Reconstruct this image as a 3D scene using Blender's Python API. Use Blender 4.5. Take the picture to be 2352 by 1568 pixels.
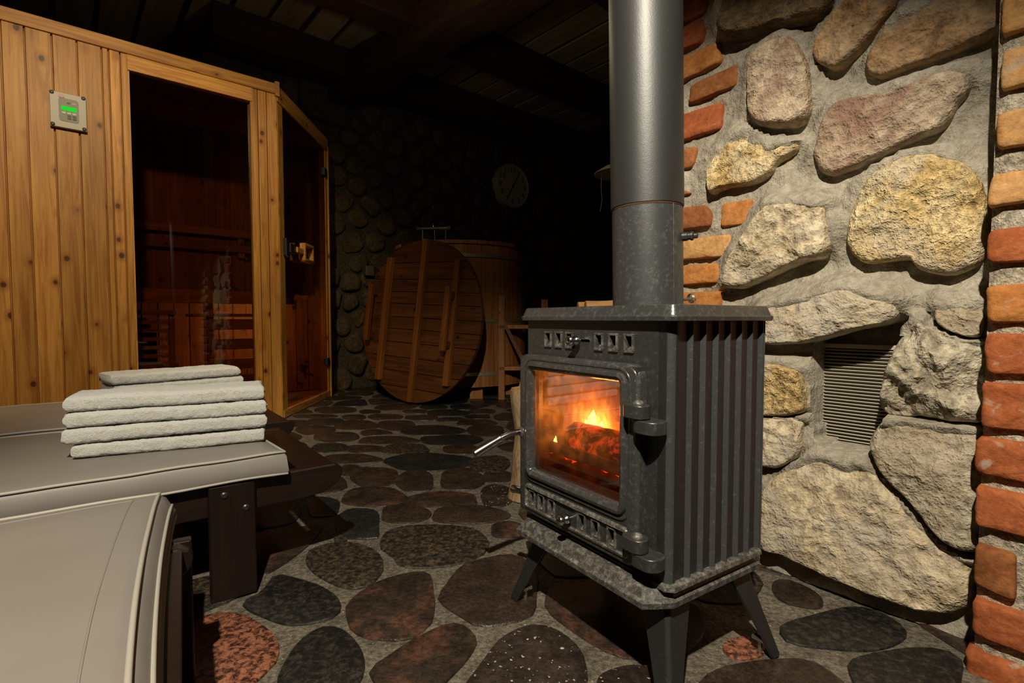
import bpy, math, random
import numpy as np
from mathutils import Vector, Matrix, noise

for o in list(bpy.data.objects):
    bpy.data.objects.remove(o)
scene = bpy.context.scene
COL = scene.collection
rnd = random.Random(7)
PI = math.pi

# ------------------------------------------------------------------ camera
F_PX, PITCH, CAM_H = 1180.8, 0.0436, 0.62
cam_data = bpy.data.cameras.new('camera')
cam = bpy.data.objects.new('camera', cam_data)
COL.objects.link(cam)
cam.location = (0, 0, CAM_H)
cam.rotation_euler = (PI / 2 - PITCH, 0, 0)
cam_data.sensor_fit = 'HORIZONTAL'
cam_data.sensor_width = 36.0
cam_data.lens = 36.0 * F_PX / 2352.0
cam_data.clip_start = 0.02
scene.camera = cam

# ------------------------------------------------------------------ world, lights, exposure
world = bpy.data.worlds.new('world')
scene.world = world
world.use_nodes = True
world.node_tree.nodes['Background'].inputs[0].default_value = (1.0, 0.85, 0.6, 1)
world.node_tree.nodes['Background'].inputs[1].default_value = 0.0025

def spot(name, loc, target, energy, color, angle, blend, radius):
    d = bpy.data.lights.new(name, 'SPOT')
    d.energy = energy
    d.color = color
    d.spot_size = math.radians(angle)
    d.spot_blend = blend
    d.shadow_soft_size = radius
    o = bpy.data.objects.new(name, d)
    COL.objects.link(o)
    o.location = loc
    o.rotation_euler = (Vector(target) - Vector(loc)).to_track_quat('-Z', 'Y').to_euler()
    return o

# reflector lamp on the ceiling behind the camera, and an added warm fill spot to brighten the cabin front
spot('ceiling_spot', (-0.12, -0.38, 1.95), (0.02, 1.13, 0.28), 262, (1.0, 0.90, 0.72), 70, 0.55, 0.02)
spot('cabin_fill', (-0.75, 0.75, 2.45), (-2.05, 2.75, 0.75), 175, (1.0, 0.80, 0.50), 74, 0.8, 0.05)
hall = bpy.data.lights.new('ceiling_fill', 'POINT')  # added fill light for the ceiling boards and back wall, no fixture there
hall.energy = 6.0
hall.color = (1.0, 0.82, 0.5)
hall.shadow_soft_size = 0.08
ceil_fill_o = bpy.data.objects.new('ceiling_fill', hall)
COL.objects.link(ceil_fill_o)
ceil_fill_o.location = (-0.55, 2.55, 2.05)

vs = scene.view_settings
scene.display_settings.display_device = 'sRGB'
vs.view_transform = 'Standard'
vs.look = 'None'
vs.exposure = 0.0
vs.gamma = 1.0
vs.use_curve_mapping = False
cy = scene.cycles
cy.max_bounces = 7
cy.diffuse_bounces = 3
cy.glossy_bounces = 3
cy.transmission_bounces = 4
cy.transparent_max_bounces = 12
cy.caustics_reflective = False
cy.caustics_refractive = False

# ------------------------------------------------------------------ photo geometry helpers
CP, SP = math.cos(PITCH), math.sin(PITCH)

def ray(x, y):
    a = (x - 1176.0) / F_PX
    b = (784.0 - y) / F_PX
    return Vector((a, CP + b * SP, b * CP - SP))

def fl(x, y, z=0.0):
    """point at height z along the sight line of a photo position"""
    d = ray(x, y)
    return d * ((z - CAM_H) / d.z) + Vector((0, 0, CAM_H))

def pl(x, y, p, n):
    """point on the vertical plane through p with normal n"""
    d = ray(x, y)
    t = (p[0] * n[0] + p[1] * n[1]) / (d.x * n[0] + d.y * n[1])
    return d * t + Vector((0, 0, CAM_H))

# ------------------------------------------------------------------ object helpers
def props(o, label=None, cat=None, group=None, kind=None):
    if label: o['label'] = label
    if cat: o['category'] = cat
    if group: o['group'] = group
    if kind: o['kind'] = kind
    return o

def empty(name, loc=(0, 0, 0), rz=0.0):
    o = bpy.data.objects.new(name, None)
    COL.objects.link(o)
    o.location = loc
    o.rotation_euler = (0, 0, rz)
    o.empty_display_size = 0.05
    return o

class MB:
    def __init__(self):
        self.v, self.f = [], []

    def add(self, vs_, fs):
        n = len(self.v)
        self.v += [tuple(p) for p in vs_]
        self.f += [tuple(i + n for i in f) for f in fs]
        return self

    def box(self, a, b):
        x0, y0, z0 = a
        x1, y1, z1 = b
        self.add([(x0, y0, z0), (x1, y0, z0), (x1, y1, z0), (x0, y1, z0),
                  (x0, y0, z1), (x1, y0, z1), (x1, y1, z1), (x0, y1, z1)],
                 [(3, 2, 1, 0), (4, 5, 6, 7), (0, 1, 5, 4), (1, 2, 6, 5), (2, 3, 7, 6), (3, 0, 4, 7)])
        return self

    def loft(self, rings, cap0=True, cap1=True, closed=True):
        n = len(rings[0])
        vs_ = [p for r in rings for p in r]
        fs = []
        for k in range(len(rings) - 1):
            for i in range(n if closed else n - 1):
                j = (i + 1) % n
                fs.append((k * n + i, k * n + j, (k + 1) * n + j, (k + 1) * n + i))
        if cap0: fs.append(tuple(range(n - 1, -1, -1)))
        if cap1: fs.append(tuple(range((len(rings) - 1) * n, len(rings) * n)))
        self.add(vs_, fs)
        return self

    def prism(self, poly, z0, z1):
        return self.loft([[(p[0], p[1], z0) for p in poly], [(p[0], p[1], z1) for p in poly]])

    def tube(self, pts, r, seg=10, closed=False, caps=True):
        pts = [Vector(p) for p in pts]
        n = len(pts)
        rr = r if isinstance(r, (list, tuple)) else [r] * n
        rings, prev = [], None
        for i, p in enumerate(pts):
            if closed:
                t = pts[(i + 1) % n] - pts[i - 1]
            else:
                t = pts[min(i + 1, n - 1)] - pts[max(i - 1, 0)]
            t.normalize()
            if prev is None:
                a = t.orthogonal().normalized()
            else:
                a = prev - t * prev.dot(t)
                a = a.normalized() if a.length > 1e-6 else t.orthogonal().normalized()
            prev = a
            b = t.cross(a)
            rings.append([p + (a * math.cos(2 * PI * k / seg) + b * math.sin(2 * PI * k / seg)) * rr[i] for k in range(seg)])
        if closed:
            rings.append(rings[0])
            return self.loft(rings, False, False)
        return self.loft(rings, caps, caps)

    def lathe(self, prof, origin=(0, 0, 0), axis=(0, 0, 1), seg=24):
        ax = Vector(axis).normalized()
        a = ax.orthogonal().normalized()
        b = ax.cross(a)
        o = Vector(origin)
        rings = [[o + ax * h + (a * math.cos(2 * PI * k / seg) + b * math.sin(2 * PI * k / seg)) * r for k in range(seg)] for r, h in prof]
        return self.loft(rings)

    def build(self, name, mat, parent=None, smooth=None, bevel=0.0, seg=2, label=None):
        me = bpy.data.meshes.new(name)
        me.from_pydata(self.v, [], self.f)
        me.validate()
        if mat: me.materials.append(mat)
        if smooth is not None:
            me.polygons.foreach_set('use_smooth', [True] * len(me.polygons))
            if smooth < 180:
                me.set_sharp_from_angle(angle=math.radians(smooth))
        o = bpy.data.objects.new(name, me)
        COL.objects.link(o)
        if parent: o.parent = parent
        if bevel > 0:
            m = o.modifiers.new('bevel', 'BEVEL')
            m.width = bevel
            m.segments = seg
            m.limit_method = 'ANGLE'
            m.angle_limit = math.radians(40)
            m.harden_normals = False
        if label: o['label'] = label
        return o

def bx(name, a, b, mat, parent, bevel=0.0, label=None, smooth=None):
    return MB().box(a, b).build(name, mat, parent, smooth, bevel, label=label)

def grid_plate(x0, x1, z0, z1, y0, y1, holes):
    """upright plate between y0 and y1 with rectangular holes (hx0,hx1,hz0,hz1)"""
    xs = sorted({x0, x1, *[h[0] for h in holes], *[h[1] for h in holes]})
    zs = sorted({z0, z1, *[h[2] for h in holes], *[h[3] for h in holes]})
    def solid(i, j):
        if i < 0 or j < 0 or i >= len(xs) - 1 or j >= len(zs) - 1: return False
        cx, cz = (xs[i] + xs[i + 1]) / 2, (zs[j] + zs[j + 1]) / 2
        return not any(h[0] < cx < h[1] and h[2] < cz < h[3] for h in holes)
    m = MB()
    for i in range(len(xs) - 1):
        for j in range(len(zs) - 1):
            if not solid(i, j): continue
            a, b, c, d = xs[i], xs[i + 1], zs[j], zs[j + 1]
            m.add([(a, y0, c), (b, y0, c), (b, y0, d), (a, y0, d)], [(0, 1, 2, 3)])
            m.add([(a, y1, c), (b, y1, c), (b, y1, d), (a, y1, d)], [(3, 2, 1, 0)])
            if not solid(i - 1, j): m.add([(a, y0, c), (a, y0, d), (a, y1, d), (a, y1, c)], [(0, 1, 2, 3)])
            if not solid(i + 1, j): m.add([(b, y0, c), (b, y0, d), (b, y1, d), (b, y1, c)], [(3, 2, 1, 0)])
            if not solid(i, j - 1): m.add([(a, y0, c), (b, y0, c), (b, y1, c), (a, y1, c)], [(3, 2, 1, 0)])
            if not solid(i, j + 1): m.add([(a, y0, d), (b, y0, d), (b, y1, d), (a, y1, d)], [(0, 1, 2, 3)])
    return m

def rrect(x0, x1, y0, y1, r, seg=5):
    pts = []
    for cx, cy, a0 in ((x1 - r, y1 - r, 0), (x0 + r, y1 - r, 90), (x0 + r, y0 + r, 180), (x1 - r, y0 + r, 270)):
        for k in range(seg + 1):
            a = math.radians(a0 + 90.0 * k / seg)
            pts.append((cx + r * math.cos(a), cy + r * math.sin(a)))
    return pts

def fbm(p, s, octv=4):
    return noise.fractal(Vector(p) * s, 0.9, 2.1, octv)

def chaikin(poly, n=2, k=0.25):
    for _ in range(n):
        q = []
        for i in range(len(poly)):
            a, b = Vector(poly[i]), Vector(poly[(i + 1) % len(poly)])
            q.append(a * (1 - k) + b * k)
            q.append(a * k + b * (1 - k))
        poly = q
    return poly

def resample(poly, n):
    poly = [Vector(p) for p in poly]
    L = [(poly[(i + 1) % len(poly)] - poly[i]).length for i in range(len(poly))]
    T = sum(L)
    out, i, acc = [], 0, 0.0
    for k in range(n):
        t = T * k / n
        while acc + L[i] < t:
            acc += L[i]
            i += 1
        f = (t - acc) / max(L[i], 1e-9)
        out.append(poly[i].lerp(poly[(i + 1) % len(poly)], f))
    return out

def inside(p, poly):
    c = False
    for i in range(len(poly)):
        a, b = poly[i], poly[i - 1]
        if (a[1] > p[1]) != (b[1] > p[1]) and p[0] < (b[0] - a[0]) * (p[1] - a[1]) / (b[1] - a[1]) + a[0]:
            c = not c
    return c

# ------------------------------------------------------------------ materials
class NT:
    def __init__(self, name):
        self.m = bpy.data.materials.new(name)
        self.m.use_nodes = True
        self.t = self.m.node_tree
        self.t.nodes.clear()
        self.out = self.n('ShaderNodeOutputMaterial')
        self._c = None

    def n(self, kind, **kw):
        nd = self.t.nodes.new(kind)
        for k, v in kw.items():
            if k in nd.inputs.keys() if hasattr(nd.inputs, 'keys') else False:
                nd.inputs[k].default_value = v
            else:
                setattr(nd, k, v)
        return nd

    def l(self, a, b):
        self.t.links.new(a, b)

    def coords(self, rand=True):
        if self._c is None:
            tc = self.n('ShaderNodeTexCoord')
            if rand:
                oi = self.n('ShaderNodeObjectInfo')
                mu = self.n('ShaderNodeMath', operation='MULTIPLY')
                self.l(oi.outputs['Random'], mu.inputs[0])
                mu.inputs[1].default_value = 53.0
                ad = self.n('ShaderNodeVectorMath', operation='ADD')
                self.l(tc.outputs['Object'], ad.inputs[0])
                self.l(mu.outputs[0], ad.inputs[1])
                self._c = ad.outputs[0]
            else:
                self._c = tc.outputs['Object']
        return self._c

    def mapped(self, scale, rand=True):
        mp = self.n('ShaderNodeMapping')
        self.l(self.coords(rand), mp.inputs[0])
        mp.inputs['Scale'].default_value = scale
        return mp.outputs[0]

    def noise(self, vec, scale, detail=5, rough=0.6, dist=0.0):
        nd = self.n('ShaderNodeTexNoise')
        self.l(vec, nd.inputs['Vector'])
        nd.inputs['Scale'].default_value = scale
        nd.inputs['Detail'].default_value = detail
        nd.inputs['Roughness'].default_value = rough
        nd.inputs['Distortion'].default_value = dist
        return nd.outputs['Fac']

    def voro(self, vec, scale, feature='F1'):
        nd = self.n('ShaderNodeTexVoronoi')
        nd.feature = feature
        self.l(vec, nd.inputs['Vector'])
        nd.inputs['Scale'].default_value = scale
        return nd.outputs['Distance']

    def ramp(self, fac, stops):
        nd = self.n('ShaderNodeValToRGB')
        el = nd.color_ramp.elements
        while len(el) < len(stops): el.new(0.5)
        for e, (p, c) in zip(el, stops):
            e.position = p
            e.color = (c, c, c, 1) if isinstance(c, (int, float)) else (*c, 1)
        self.l(fac, nd.inputs[0])
        return nd.outputs[0]

    def mix(self, fac, a, b, mode='MIX'):
        nd = self.n('ShaderNodeMix')
        nd.data_type = 'RGBA'
        nd.blend_type = mode
        for s, v in ((nd.inputs[0], fac), (nd.inputs[6], a), (nd.inputs[7], b)):
            if isinstance(v, (int, float)): s.default_value = v
            elif isinstance(v, tuple): s.default_value = (*v, 1)
            else: self.l(v, s)
        return nd.outputs[2]

    def bump(self, h, strength, dist=0.01, prev=None):
        b = self.n('ShaderNodeBump')
        b.inputs['Strength'].default_value = strength
        b.inputs['Distance'].default_value = dist
        self.l(h, b.inputs['Height'])
        if prev: self.l(prev, b.inputs['Normal'])
        return b.outputs[0]

    def bsdf(self, color, rough=0.6, metal=0.0, spec=0.5, normal=None, emit=None, estr=0.0, sheen=0.0):
        p = self.n('ShaderNodeBsdfPrincipled')
        for key, v in (('Base Color', color), ('Roughness', rough), ('Metallic', metal)):
            if isinstance(v, tuple): p.inputs[key].default_value = (*v, 1)
            elif isinstance(v, (int, float)): p.inputs[key].default_value = v
            else: self.l(v, p.inputs[key])
        p.inputs['Specular IOR Level'].default_value = spec
        p.inputs['Sheen Weight'].default_value = sheen
        if normal: self.l(normal, p.inputs['Normal'])
        if emit is not None:
            if isinstance(emit, tuple): p.inputs['Emission Color'].default_value = (*emit, 1)
            else: self.l(emit, p.inputs['Emission Color'])
            if isinstance(estr, (int, float)): p.inputs['Emission Strength'].default_value = estr
            else: self.l(estr, p.inputs['Emission Strength'])
        return p.outputs[0]

    def done(self, sh):
        self.l(sh, self.out.inputs[0])
        return self.m

def plain(name, color, rough=0.5, metal=0.0, spec=0.5, nscale=0, nstr=0.0):
    k = NT(name)
    nrm = None
    if nscale:
        nrm = k.bump(k.noise(k.coords(), nscale, 4), nstr, 0.002)
    return k.done(k.bsdf(color, rough, metal, spec, nrm))

def wood(name, light, dark, axis='Z', knots=0.0, rough=0.5, grain=34.0, spec=0.35, bumpy=0.15):
    k = NT(name)
    s = [grain] * 3
    s['XYZ'.index(axis)] = grain * 0.045
    v = k.mapped(s)
    n1 = k.noise(v, 1.0, 4, 0.65, 1.2)
    s2 = [5.0] * 3
    s2['XYZ'.index(axis)] = 0.7
    n2 = k.noise(k.mapped(s2), 1.0, 3, 0.5)
    c = k.ramp(n1, [(0.36, dark), (0.60, light)])
    tone = k.ramp(n2, [(0.3, (0.70, 0.64, 0.55)), (0.7, (1.18, 1.14, 1.08))])
    c = k.mix(1.0, c, tone, 'MULTIPLY')
    if knots > 0:
        s3 = [9.5] * 3
        s3['XYZ'.index(axis)] = 7.0
        d = k.voro(k.mapped(s3), 1.0)
        kn = k.ramp(d, [(0.085 * knots, 1.0), (0.125 * knots, 0.0)])
        ring = k.ramp(d, [(0.10 * knots, 0.75), (0.30 * knots, 0.0)])
        c = k.mix(ring, c, (dark[0] * 0.75, dark[1] * 0.55, dark[2] * 0.4))
        c = k.mix(kn, c, (dark[0] * 0.22, dark[1] * 0.14, dark[2] * 0.12))
    nrm = k.bump(n1, bumpy, 0.003)
    return k.done(k.bsdf(c, rough, 0, spec, nrm))

def rock(name, cols, scale=9.0, rough=0.85, bumps=0.5, spec=0.25, speck=None, dist=0.012, tint=None, grit=0.8, span=(0.28, 0.44)):
    k = NT(name)
    co = k.coords()
    n1 = k.noise(co, scale, 4, 0.65, 0.5)
    c = k.ramp(n1, [(span[0] + span[1] * i / max(1, len(cols) - 1), cc) for i, cc in enumerate(cols)])
    n2 = k.noise(co, scale * 7, 3, 0.7)
    c = k.mix(grit, c, k.ramp(n2, [(0.35, (0.42, 0.39, 0.35)), (0.65, (1.45, 1.43, 1.38))]), 'MULTIPLY')
    if tint:
        c = k.mix(k.ramp(k.noise(co, scale * 0.55, 4, 0.6, 1.0), [(0.48, 0.0), (0.66, 0.8)]), c, tint)
    if speck:
        sp = k.ramp(k.noise(co, speck[1], 2, 0.5), [(speck[2], 0.0), (speck[2] + 0.05, 1.0)])
        c = k.mix(sp, c, speck[0])
    nrm = k.bump(n2, bumps, dist, k.bump(k.noise(co, scale * 24, 1), bumps * 0.5, dist * 0.35))
    return k.done(k.bsdf(c, rough, 0, spec, nrm))

M = {}
M['stone_tan'] = rock('stone_tan', [(0.36, 0.27, 0.165), (0.52, 0.43, 0.29), (0.60, 0.52, 0.38)], 6, bumps=0.9, tint=(0.50, 0.45, 0.37))
M['stone_yellow'] = rock('stone_yellow', [(0.36, 0.22, 0.075), (0.56, 0.41, 0.19), (0.66, 0.56, 0.35)], 10, bumps=1.0, tint=(0.50, 0.45, 0.36))
M['stone_brown'] = rock('stone_brown', [(0.30, 0.205, 0.14), (0.44, 0.345, 0.245), (0.52, 0.43, 0.32)], 7, bumps=0.9, tint=(0.25, 0.135, 0.10), grit=0.65)
M['stone_orange'] = rock('stone_orange', [(0.30, 0.17, 0.08), (0.40, 0.25, 0.13), (0.46, 0.33, 0.20)], 5, bumps=0.8, tint=(0.36, 0.29, 0.20))
M['stone_grey'] = rock('stone_grey', [(0.25, 0.215, 0.155), (0.40, 0.355, 0.27), (0.50, 0.45, 0.36)], 7, bumps=0.9, tint=(0.34, 0.26, 0.17))
M['stone_dark'] = rock('stone_dark', [(0.07, 0.045, 0.02), (0.14, 0.09, 0.045), (0.2, 0.14, 0.08)], 6, bumps=0.9)
M['mortar'] = rock('mortar', [(0.27, 0.24, 0.185), (0.36, 0.325, 0.26), (0.43, 0.395, 0.32)], 9, bumps=0.8, dist=0.009, grit=0.35)
M['mortar_smooth'] = rock('mortar_smooth', [(0.33, 0.295, 0.23), (0.45, 0.41, 0.33)], 14, bumps=0.6)
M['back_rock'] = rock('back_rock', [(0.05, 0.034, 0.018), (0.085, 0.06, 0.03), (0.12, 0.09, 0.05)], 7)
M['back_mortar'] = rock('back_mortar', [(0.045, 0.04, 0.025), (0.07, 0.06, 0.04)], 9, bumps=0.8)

def brick_mat(name, a, b, stain=0.62):
    k = NT(name)
    co = k.coords()
    c = k.ramp(k.noise(co, 14, 5, 0.65), [(0.3, a), (0.65, b)])
    c = k.mix(0.7, c, k.ramp(k.noise(co, 90, 4, 0.7), [(0.3, (0.6, 0.55, 0.5)), (0.7, (1.25, 1.2, 1.15))]), 'MULTIPLY')
    c = k.mix(k.ramp(k.noise(co, 17, 4, 0.6, 0.8), [(stain, 0.0), (stain + 0.07, 0.75)]), c, (0.42, 0.36, 0.28))
    nrm = k.bump(k.noise(co, 70, 5, 0.7), 0.5, 0.006)
    return k.done(k.bsdf(c, 0.82, 0, 0.25, nrm))
M['brick_red'] = brick_mat('brick_red', (0.30, 0.075, 0.022), (0.45, 0.14, 0.05))
M['brick_orange'] = brick_mat('brick_orange', (0.38, 0.13, 0.03), (0.55, 0.24, 0.07), 0.66)
M['brick_pale'] = brick_mat('brick_pale', (0.48, 0.24, 0.075), (0.62, 0.36, 0.15), 0.64)
M['brick_dark'] = brick_mat('brick_dark', (0.20, 0.065, 0.02), (0.36, 0.14, 0.05), 0.66)

M['paver_brown'] = rock('paver_brown', [(0.016, 0.010, 0.0075), (0.034, 0.022, 0.016), (0.062, 0.043, 0.031)], 15, 0.42, 0.25, 0.5)
M['paver_granite'] = rock('paver_granite', [(0.010, 0.008, 0.007), (0.036, 0.027, 0.019), (0.095, 0.068, 0.042)], 75, 0.5, 0.25, 0.45, span=(0.40, 0.22))
M['paver_dark'] = rock('paver_dark', [(0.006, 0.006, 0.006), (0.018, 0.016, 0.014), (0.048, 0.039, 0.030)], 70, 0.45, 0.25, 0.5, span=(0.40, 0.24))
M['paver_red'] = rock('paver_red', [(0.03, 0.014, 0.01), (0.17, 0.062, 0.034), (0.33, 0.13, 0.075)], 80, 0.45, 0.2, 0.45, span=(0.40, 0.18))
M['paver_black'] = rock('paver_black', [(0.006, 0.008, 0.009), (0.013, 0.016, 0.017), (0.024, 0.027, 0.027)], 12, 0.4, 0.2, 0.5)
M['paver_rust'] = rock('paver_rust', [(0.016, 0.011, 0.008), (0.034, 0.023, 0.017), (0.115, 0.05, 0.03)], 11, 0.42, 0.25, 0.5)
M['paver_dusty'] = rock('paver_dusty', [(0.014, 0.010, 0.008), (0.03, 0.021, 0.016), (0.055, 0.04, 0.031)], 12, 0.45, 0.3, 0.5,
                        speck=((0.55, 0.5, 0.42), 95, 0.66))
M['grout'] = rock('grout', [(0.09, 0.077, 0.057), (0.145, 0.126, 0.098), (0.205, 0.183, 0.145)], 14, 0.8, 0.7, 0.3,
                   speck=((0.6, 0.56, 0.47), 150, 0.70))

def iron_mat(name, base, dust, rough, amount):
    k = NT(name)
    co = k.coords(False)
    n = k.noise(co, 95, 4, 0.8)
    d = k.ramp(n, [(amount, 0.0), (amount + 0.25, 1.0)])
    c = k.mix(d, base, dust)
    sp = k.ramp(k.noise(co, 240, 2, 0.5), [(0.70, 0.0), (0.75, 1.0)])
    c = k.mix(k.mix(1.0, sp, d, 'MULTIPLY'), c, tuple(min(1, x * 4) for x in dust))
    nrm = k.bump(k.noise(co, 420, 1), 0.12, 0.0015, k.bump(k.noise(co, 40, 2), 0.12, 0.002))
    return k.done(k.bsdf(c, rough, 0.0, 0.8, nrm))
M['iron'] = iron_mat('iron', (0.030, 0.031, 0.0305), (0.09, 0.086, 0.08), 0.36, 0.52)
M['iron_lit'] = iron_mat('iron_lit', (0.042, 0.043, 0.042), (0.12, 0.117, 0.108), 0.27, 0.51)  # lighter tone paints the lamp's highlights on door rim, window bead and top plate
M['iron_rib_lit'] = iron_mat('iron_rib_lit', (0.050, 0.051, 0.052), (0.11, 0.11, 0.108), 0.33, 0.55)
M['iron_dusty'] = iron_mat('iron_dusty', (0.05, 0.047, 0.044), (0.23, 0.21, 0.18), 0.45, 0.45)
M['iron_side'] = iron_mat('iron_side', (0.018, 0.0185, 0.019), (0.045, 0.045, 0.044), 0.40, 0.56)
M['pipe'] = iron_mat('pipe', (0.025, 0.0265, 0.0265), (0.05, 0.05, 0.048), 0.47, 0.60)
M['pipe_low'] = iron_mat('pipe_low', (0.042, 0.045, 0.047), (0.12, 0.12, 0.12), 0.40, 0.52)
M['black'] = plain('black', (0.008, 0.008, 0.008), 0.5)
M['rust'] = plain('rust', (0.10, 0.04, 0.018), 0.8, nscale=80, nstr=0.4)
M['chrome'] = plain('chrome', (0.55, 0.53, 0.50), 0.22, 1.0)
M['steel'] = plain('steel', (0.42, 0.39, 0.34), 0.38, 0.9, nscale=120, nstr=0.1)
M['hoop'] = plain('hoop', (0.42, 0.36, 0.27), 0.45, 0.7)
M['dull_steel'] = plain('dull_steel', (0.55, 0.50, 0.40), 0.5, 0.15, nscale=70, nstr=0.2)
M['soot'] = plain('soot', (0.035, 0.022, 0.014), 0.9, nscale=50, nstr=0.6)

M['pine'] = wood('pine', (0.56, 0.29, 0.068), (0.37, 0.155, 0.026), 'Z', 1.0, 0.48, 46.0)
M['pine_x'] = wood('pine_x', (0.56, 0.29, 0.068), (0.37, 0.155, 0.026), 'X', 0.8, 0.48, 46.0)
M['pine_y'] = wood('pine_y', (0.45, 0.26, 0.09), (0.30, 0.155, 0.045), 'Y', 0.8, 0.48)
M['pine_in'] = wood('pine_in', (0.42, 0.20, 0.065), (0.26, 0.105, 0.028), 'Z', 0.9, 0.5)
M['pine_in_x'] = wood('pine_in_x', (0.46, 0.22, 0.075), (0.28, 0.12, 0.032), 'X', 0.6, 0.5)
M['lounger_wood'] = wood('lounger_wood', (0.0145, 0.007, 0.0048), (0.0095, 0.0045, 0.0033), 'X', 0, 0.38, spec=0.5, bumpy=0.06)
M['lounger_wood_z'] = wood('lounger_wood_z', (0.0145, 0.007, 0.0048), (0.0095, 0.0045, 0.0033), 'Z', 0, 0.38, spec=0.5, bumpy=0.06)
M['lid_wood'] = wood('lid_wood', (0.115, 0.042, 0.009), (0.06, 0.019, 0.004), 'X', 0.8, 0.55)
M['lid_batten'] = wood('lid_batten', (0.21, 0.080, 0.017), (0.13, 0.045, 0.009), 'Z', 0, 0.5)
M['tub_wood'] = wood('tub_wood', (0.42, 0.18, 0.055), (0.26, 0.10, 0.028), 'Z', 0.4, 0.6)
M['ceiling_wood'] = wood('ceiling_wood', (0.36, 0.31, 0.20), (0.27, 0.23, 0.15), 'Y', 0.4, 0.8)
M['beam_wood'] = wood('beam_wood', (0.045, 0.018, 0.009), (0.02, 0.008, 0.005), 'X', 0, 0.8, bumpy=0.5)
M['log_cut'] = wood('log_cut', (0.52, 0.29, 0.12), (0.38, 0.18, 0.06), 'X', 0.3, 0.8)
M['log_end'] = wood('log_end', (0.50, 0.30, 0.14), (0.36, 0.19, 0.075), 'Z', 0, 0.85)

def bark_mat():
    k = NT('bark')
    v = k.mapped((30, 30, 9))
    n = k.noise(v, 1.6, 6, 0.7, 0.6)
    c = k.ramp(n, [(0.30, (0.12, 0.065, 0.03)), (0.5, (0.36, 0.245, 0.13)), (0.66, (0.50, 0.38, 0.23))])
    return k.done(k.bsdf(c, 0.9, 0, 0.2, k.bump(n, 0.8, 0.008)))
M['bark'] = bark_mat()

def cloth_mat(name, col, scale, st, dist):
    k = NT(name)
    co = k.coords()
    n = k.noise(co, scale, 4, 0.75)
    c = k.mix(0.8, col, k.ramp(n, [(0.3, (0.72, 0.72, 0.70)), (0.7, (1.08, 1.08, 1.06))]), 'MULTIPLY')
    return k.done(k.bsdf(c, 0.95, 0, 0.1, k.bump(n, st, dist), sheen=0.3))
M['towel'] = cloth_mat('towel', (0.66, 0.655, 0.62), 330, 0.9, 0.004)

def vinyl_mat():
    k = NT('vinyl')
    co = k.coords()
    n = k.noise(co, 4.0, 3, 0.5)
    c = k.ramp(n, [(0.3, (0.205, 0.187, 0.167)), (0.7, (0.238, 0.218, 0.197))])
    nrm = k.bump(k.noise(co, 700, 2), 0.12, 0.0008, k.bump(n, 0.25, 0.02))
    return k.done(k.bsdf(c, 0.5, 0, 0.4, nrm))
M['vinyl'] = vinyl_mat()
M['piping'] = plain('piping', (0.36, 0.335, 0.29), 0.5)

def glass_mat(name, tint, ior, soot=None, rough=0.0):
    k = NT(name)
    tr = k.n('ShaderNodeBsdfTransparent')
    tr.inputs[0].default_value = (*tint, 1)
    base = tr.outputs[0]
    if soot:
        co = k.coords(False)
        tl = k.n('ShaderNodeBsdfTranslucent')
        tl.inputs[0].default_value = (*soot, 1)
        mx = k.n('ShaderNodeMixShader')
        f = k.ramp(k.noise(co, 22, 6, 0.7), [(0.45, 0.06), (0.72, 0.36)])
        k.l(f, mx.inputs[0])
        k.l(base, mx.inputs[1])
        k.l(tl.outputs[0], mx.inputs[2])
        base = mx.outputs[0]
    gl = k.n('ShaderNodeBsdfGlossy')
    gl.inputs['Roughness'].default_value = rough
    gl.inputs[0].default_value = (0.9, 0.9, 0.88, 1)
    fr = k.n('ShaderNodeFresnel')
    fr.inputs[0].default_value = ior
    geo = k.n('ShaderNodeNewGeometry')
    inv = k.n('ShaderNodeMath', operation='SUBTRACT')
    inv.inputs[0].default_value = 1.0
    k.l(geo.outputs['Backfacing'], inv.inputs[1])
    fm = k.n('ShaderNodeMath', operation='MULTIPLY')
    k.l(fr.outputs[0], fm.inputs[0])
    k.l(inv.outputs[0], fm.inputs[1])
    m2 = k.n('ShaderNodeMixShader')
    k.l(fm.outputs[0], m2.inputs[0])
    k.l(base, m2.inputs[1])
    k.l(gl.outputs[0], m2.inputs[2])
    return k.done(m2.outputs[0])
M['sauna_glass'] = glass_mat('sauna_glass', (0.60, 0.48, 0.34), 1.6)
M['stove_glass'] = glass_mat('stove_glass', (0.94, 0.88, 0.78), 2.35, soot=(0.75, 0.52, 0.28), rough=0.015)

def emit_mat(name, col, s):
    k = NT(name)
    e = k.n('ShaderNodeEmission')
    e.inputs[0].default_value = (*col, 1)
    e.inputs[1].default_value = s
    return k.done(e.outputs[0])
M['display'] = emit_mat('display', (0.02, 0.9, 0.03), 0.75)
M['flame_core'] = emit_mat('flame_core', (1.0, 0.74, 0.20), 5.0)
M['flame_mid'] = emit_mat('flame_mid', (1.0, 0.36, 0.035), 1.9)
M['flame_low'] = emit_mat('flame_low', (1.0, 0.12, 0.012), 0.9)

def ember_mat(name, s, lo, hi, scale=40):
    k = NT(name)
    co = k.coords()
    n = k.noise(co, scale, 5, 0.7, 0.6)
    g = k.ramp(n, [(lo, (0, 0, 0)), ((lo + hi) / 2, (0.85, 0.03, 0.012)), (hi, (1.0, 0.30, 0.04))])
    c = k.ramp(n, [(0.3, (0.02, 0.014, 0.01)), (0.6, (0.10, 0.055, 0.03))])
    return k.done(k.bsdf(c, 0.95, 0, 0.1, k.bump(n, 1.0, 0.006), g, s))
M['embers'] = ember_mat('embers', 2.2, 0.40, 0.72, 60)
M['hot_log'] = ember_mat('hot_log', 1.2, 0.47, 0.78, 26)

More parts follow.
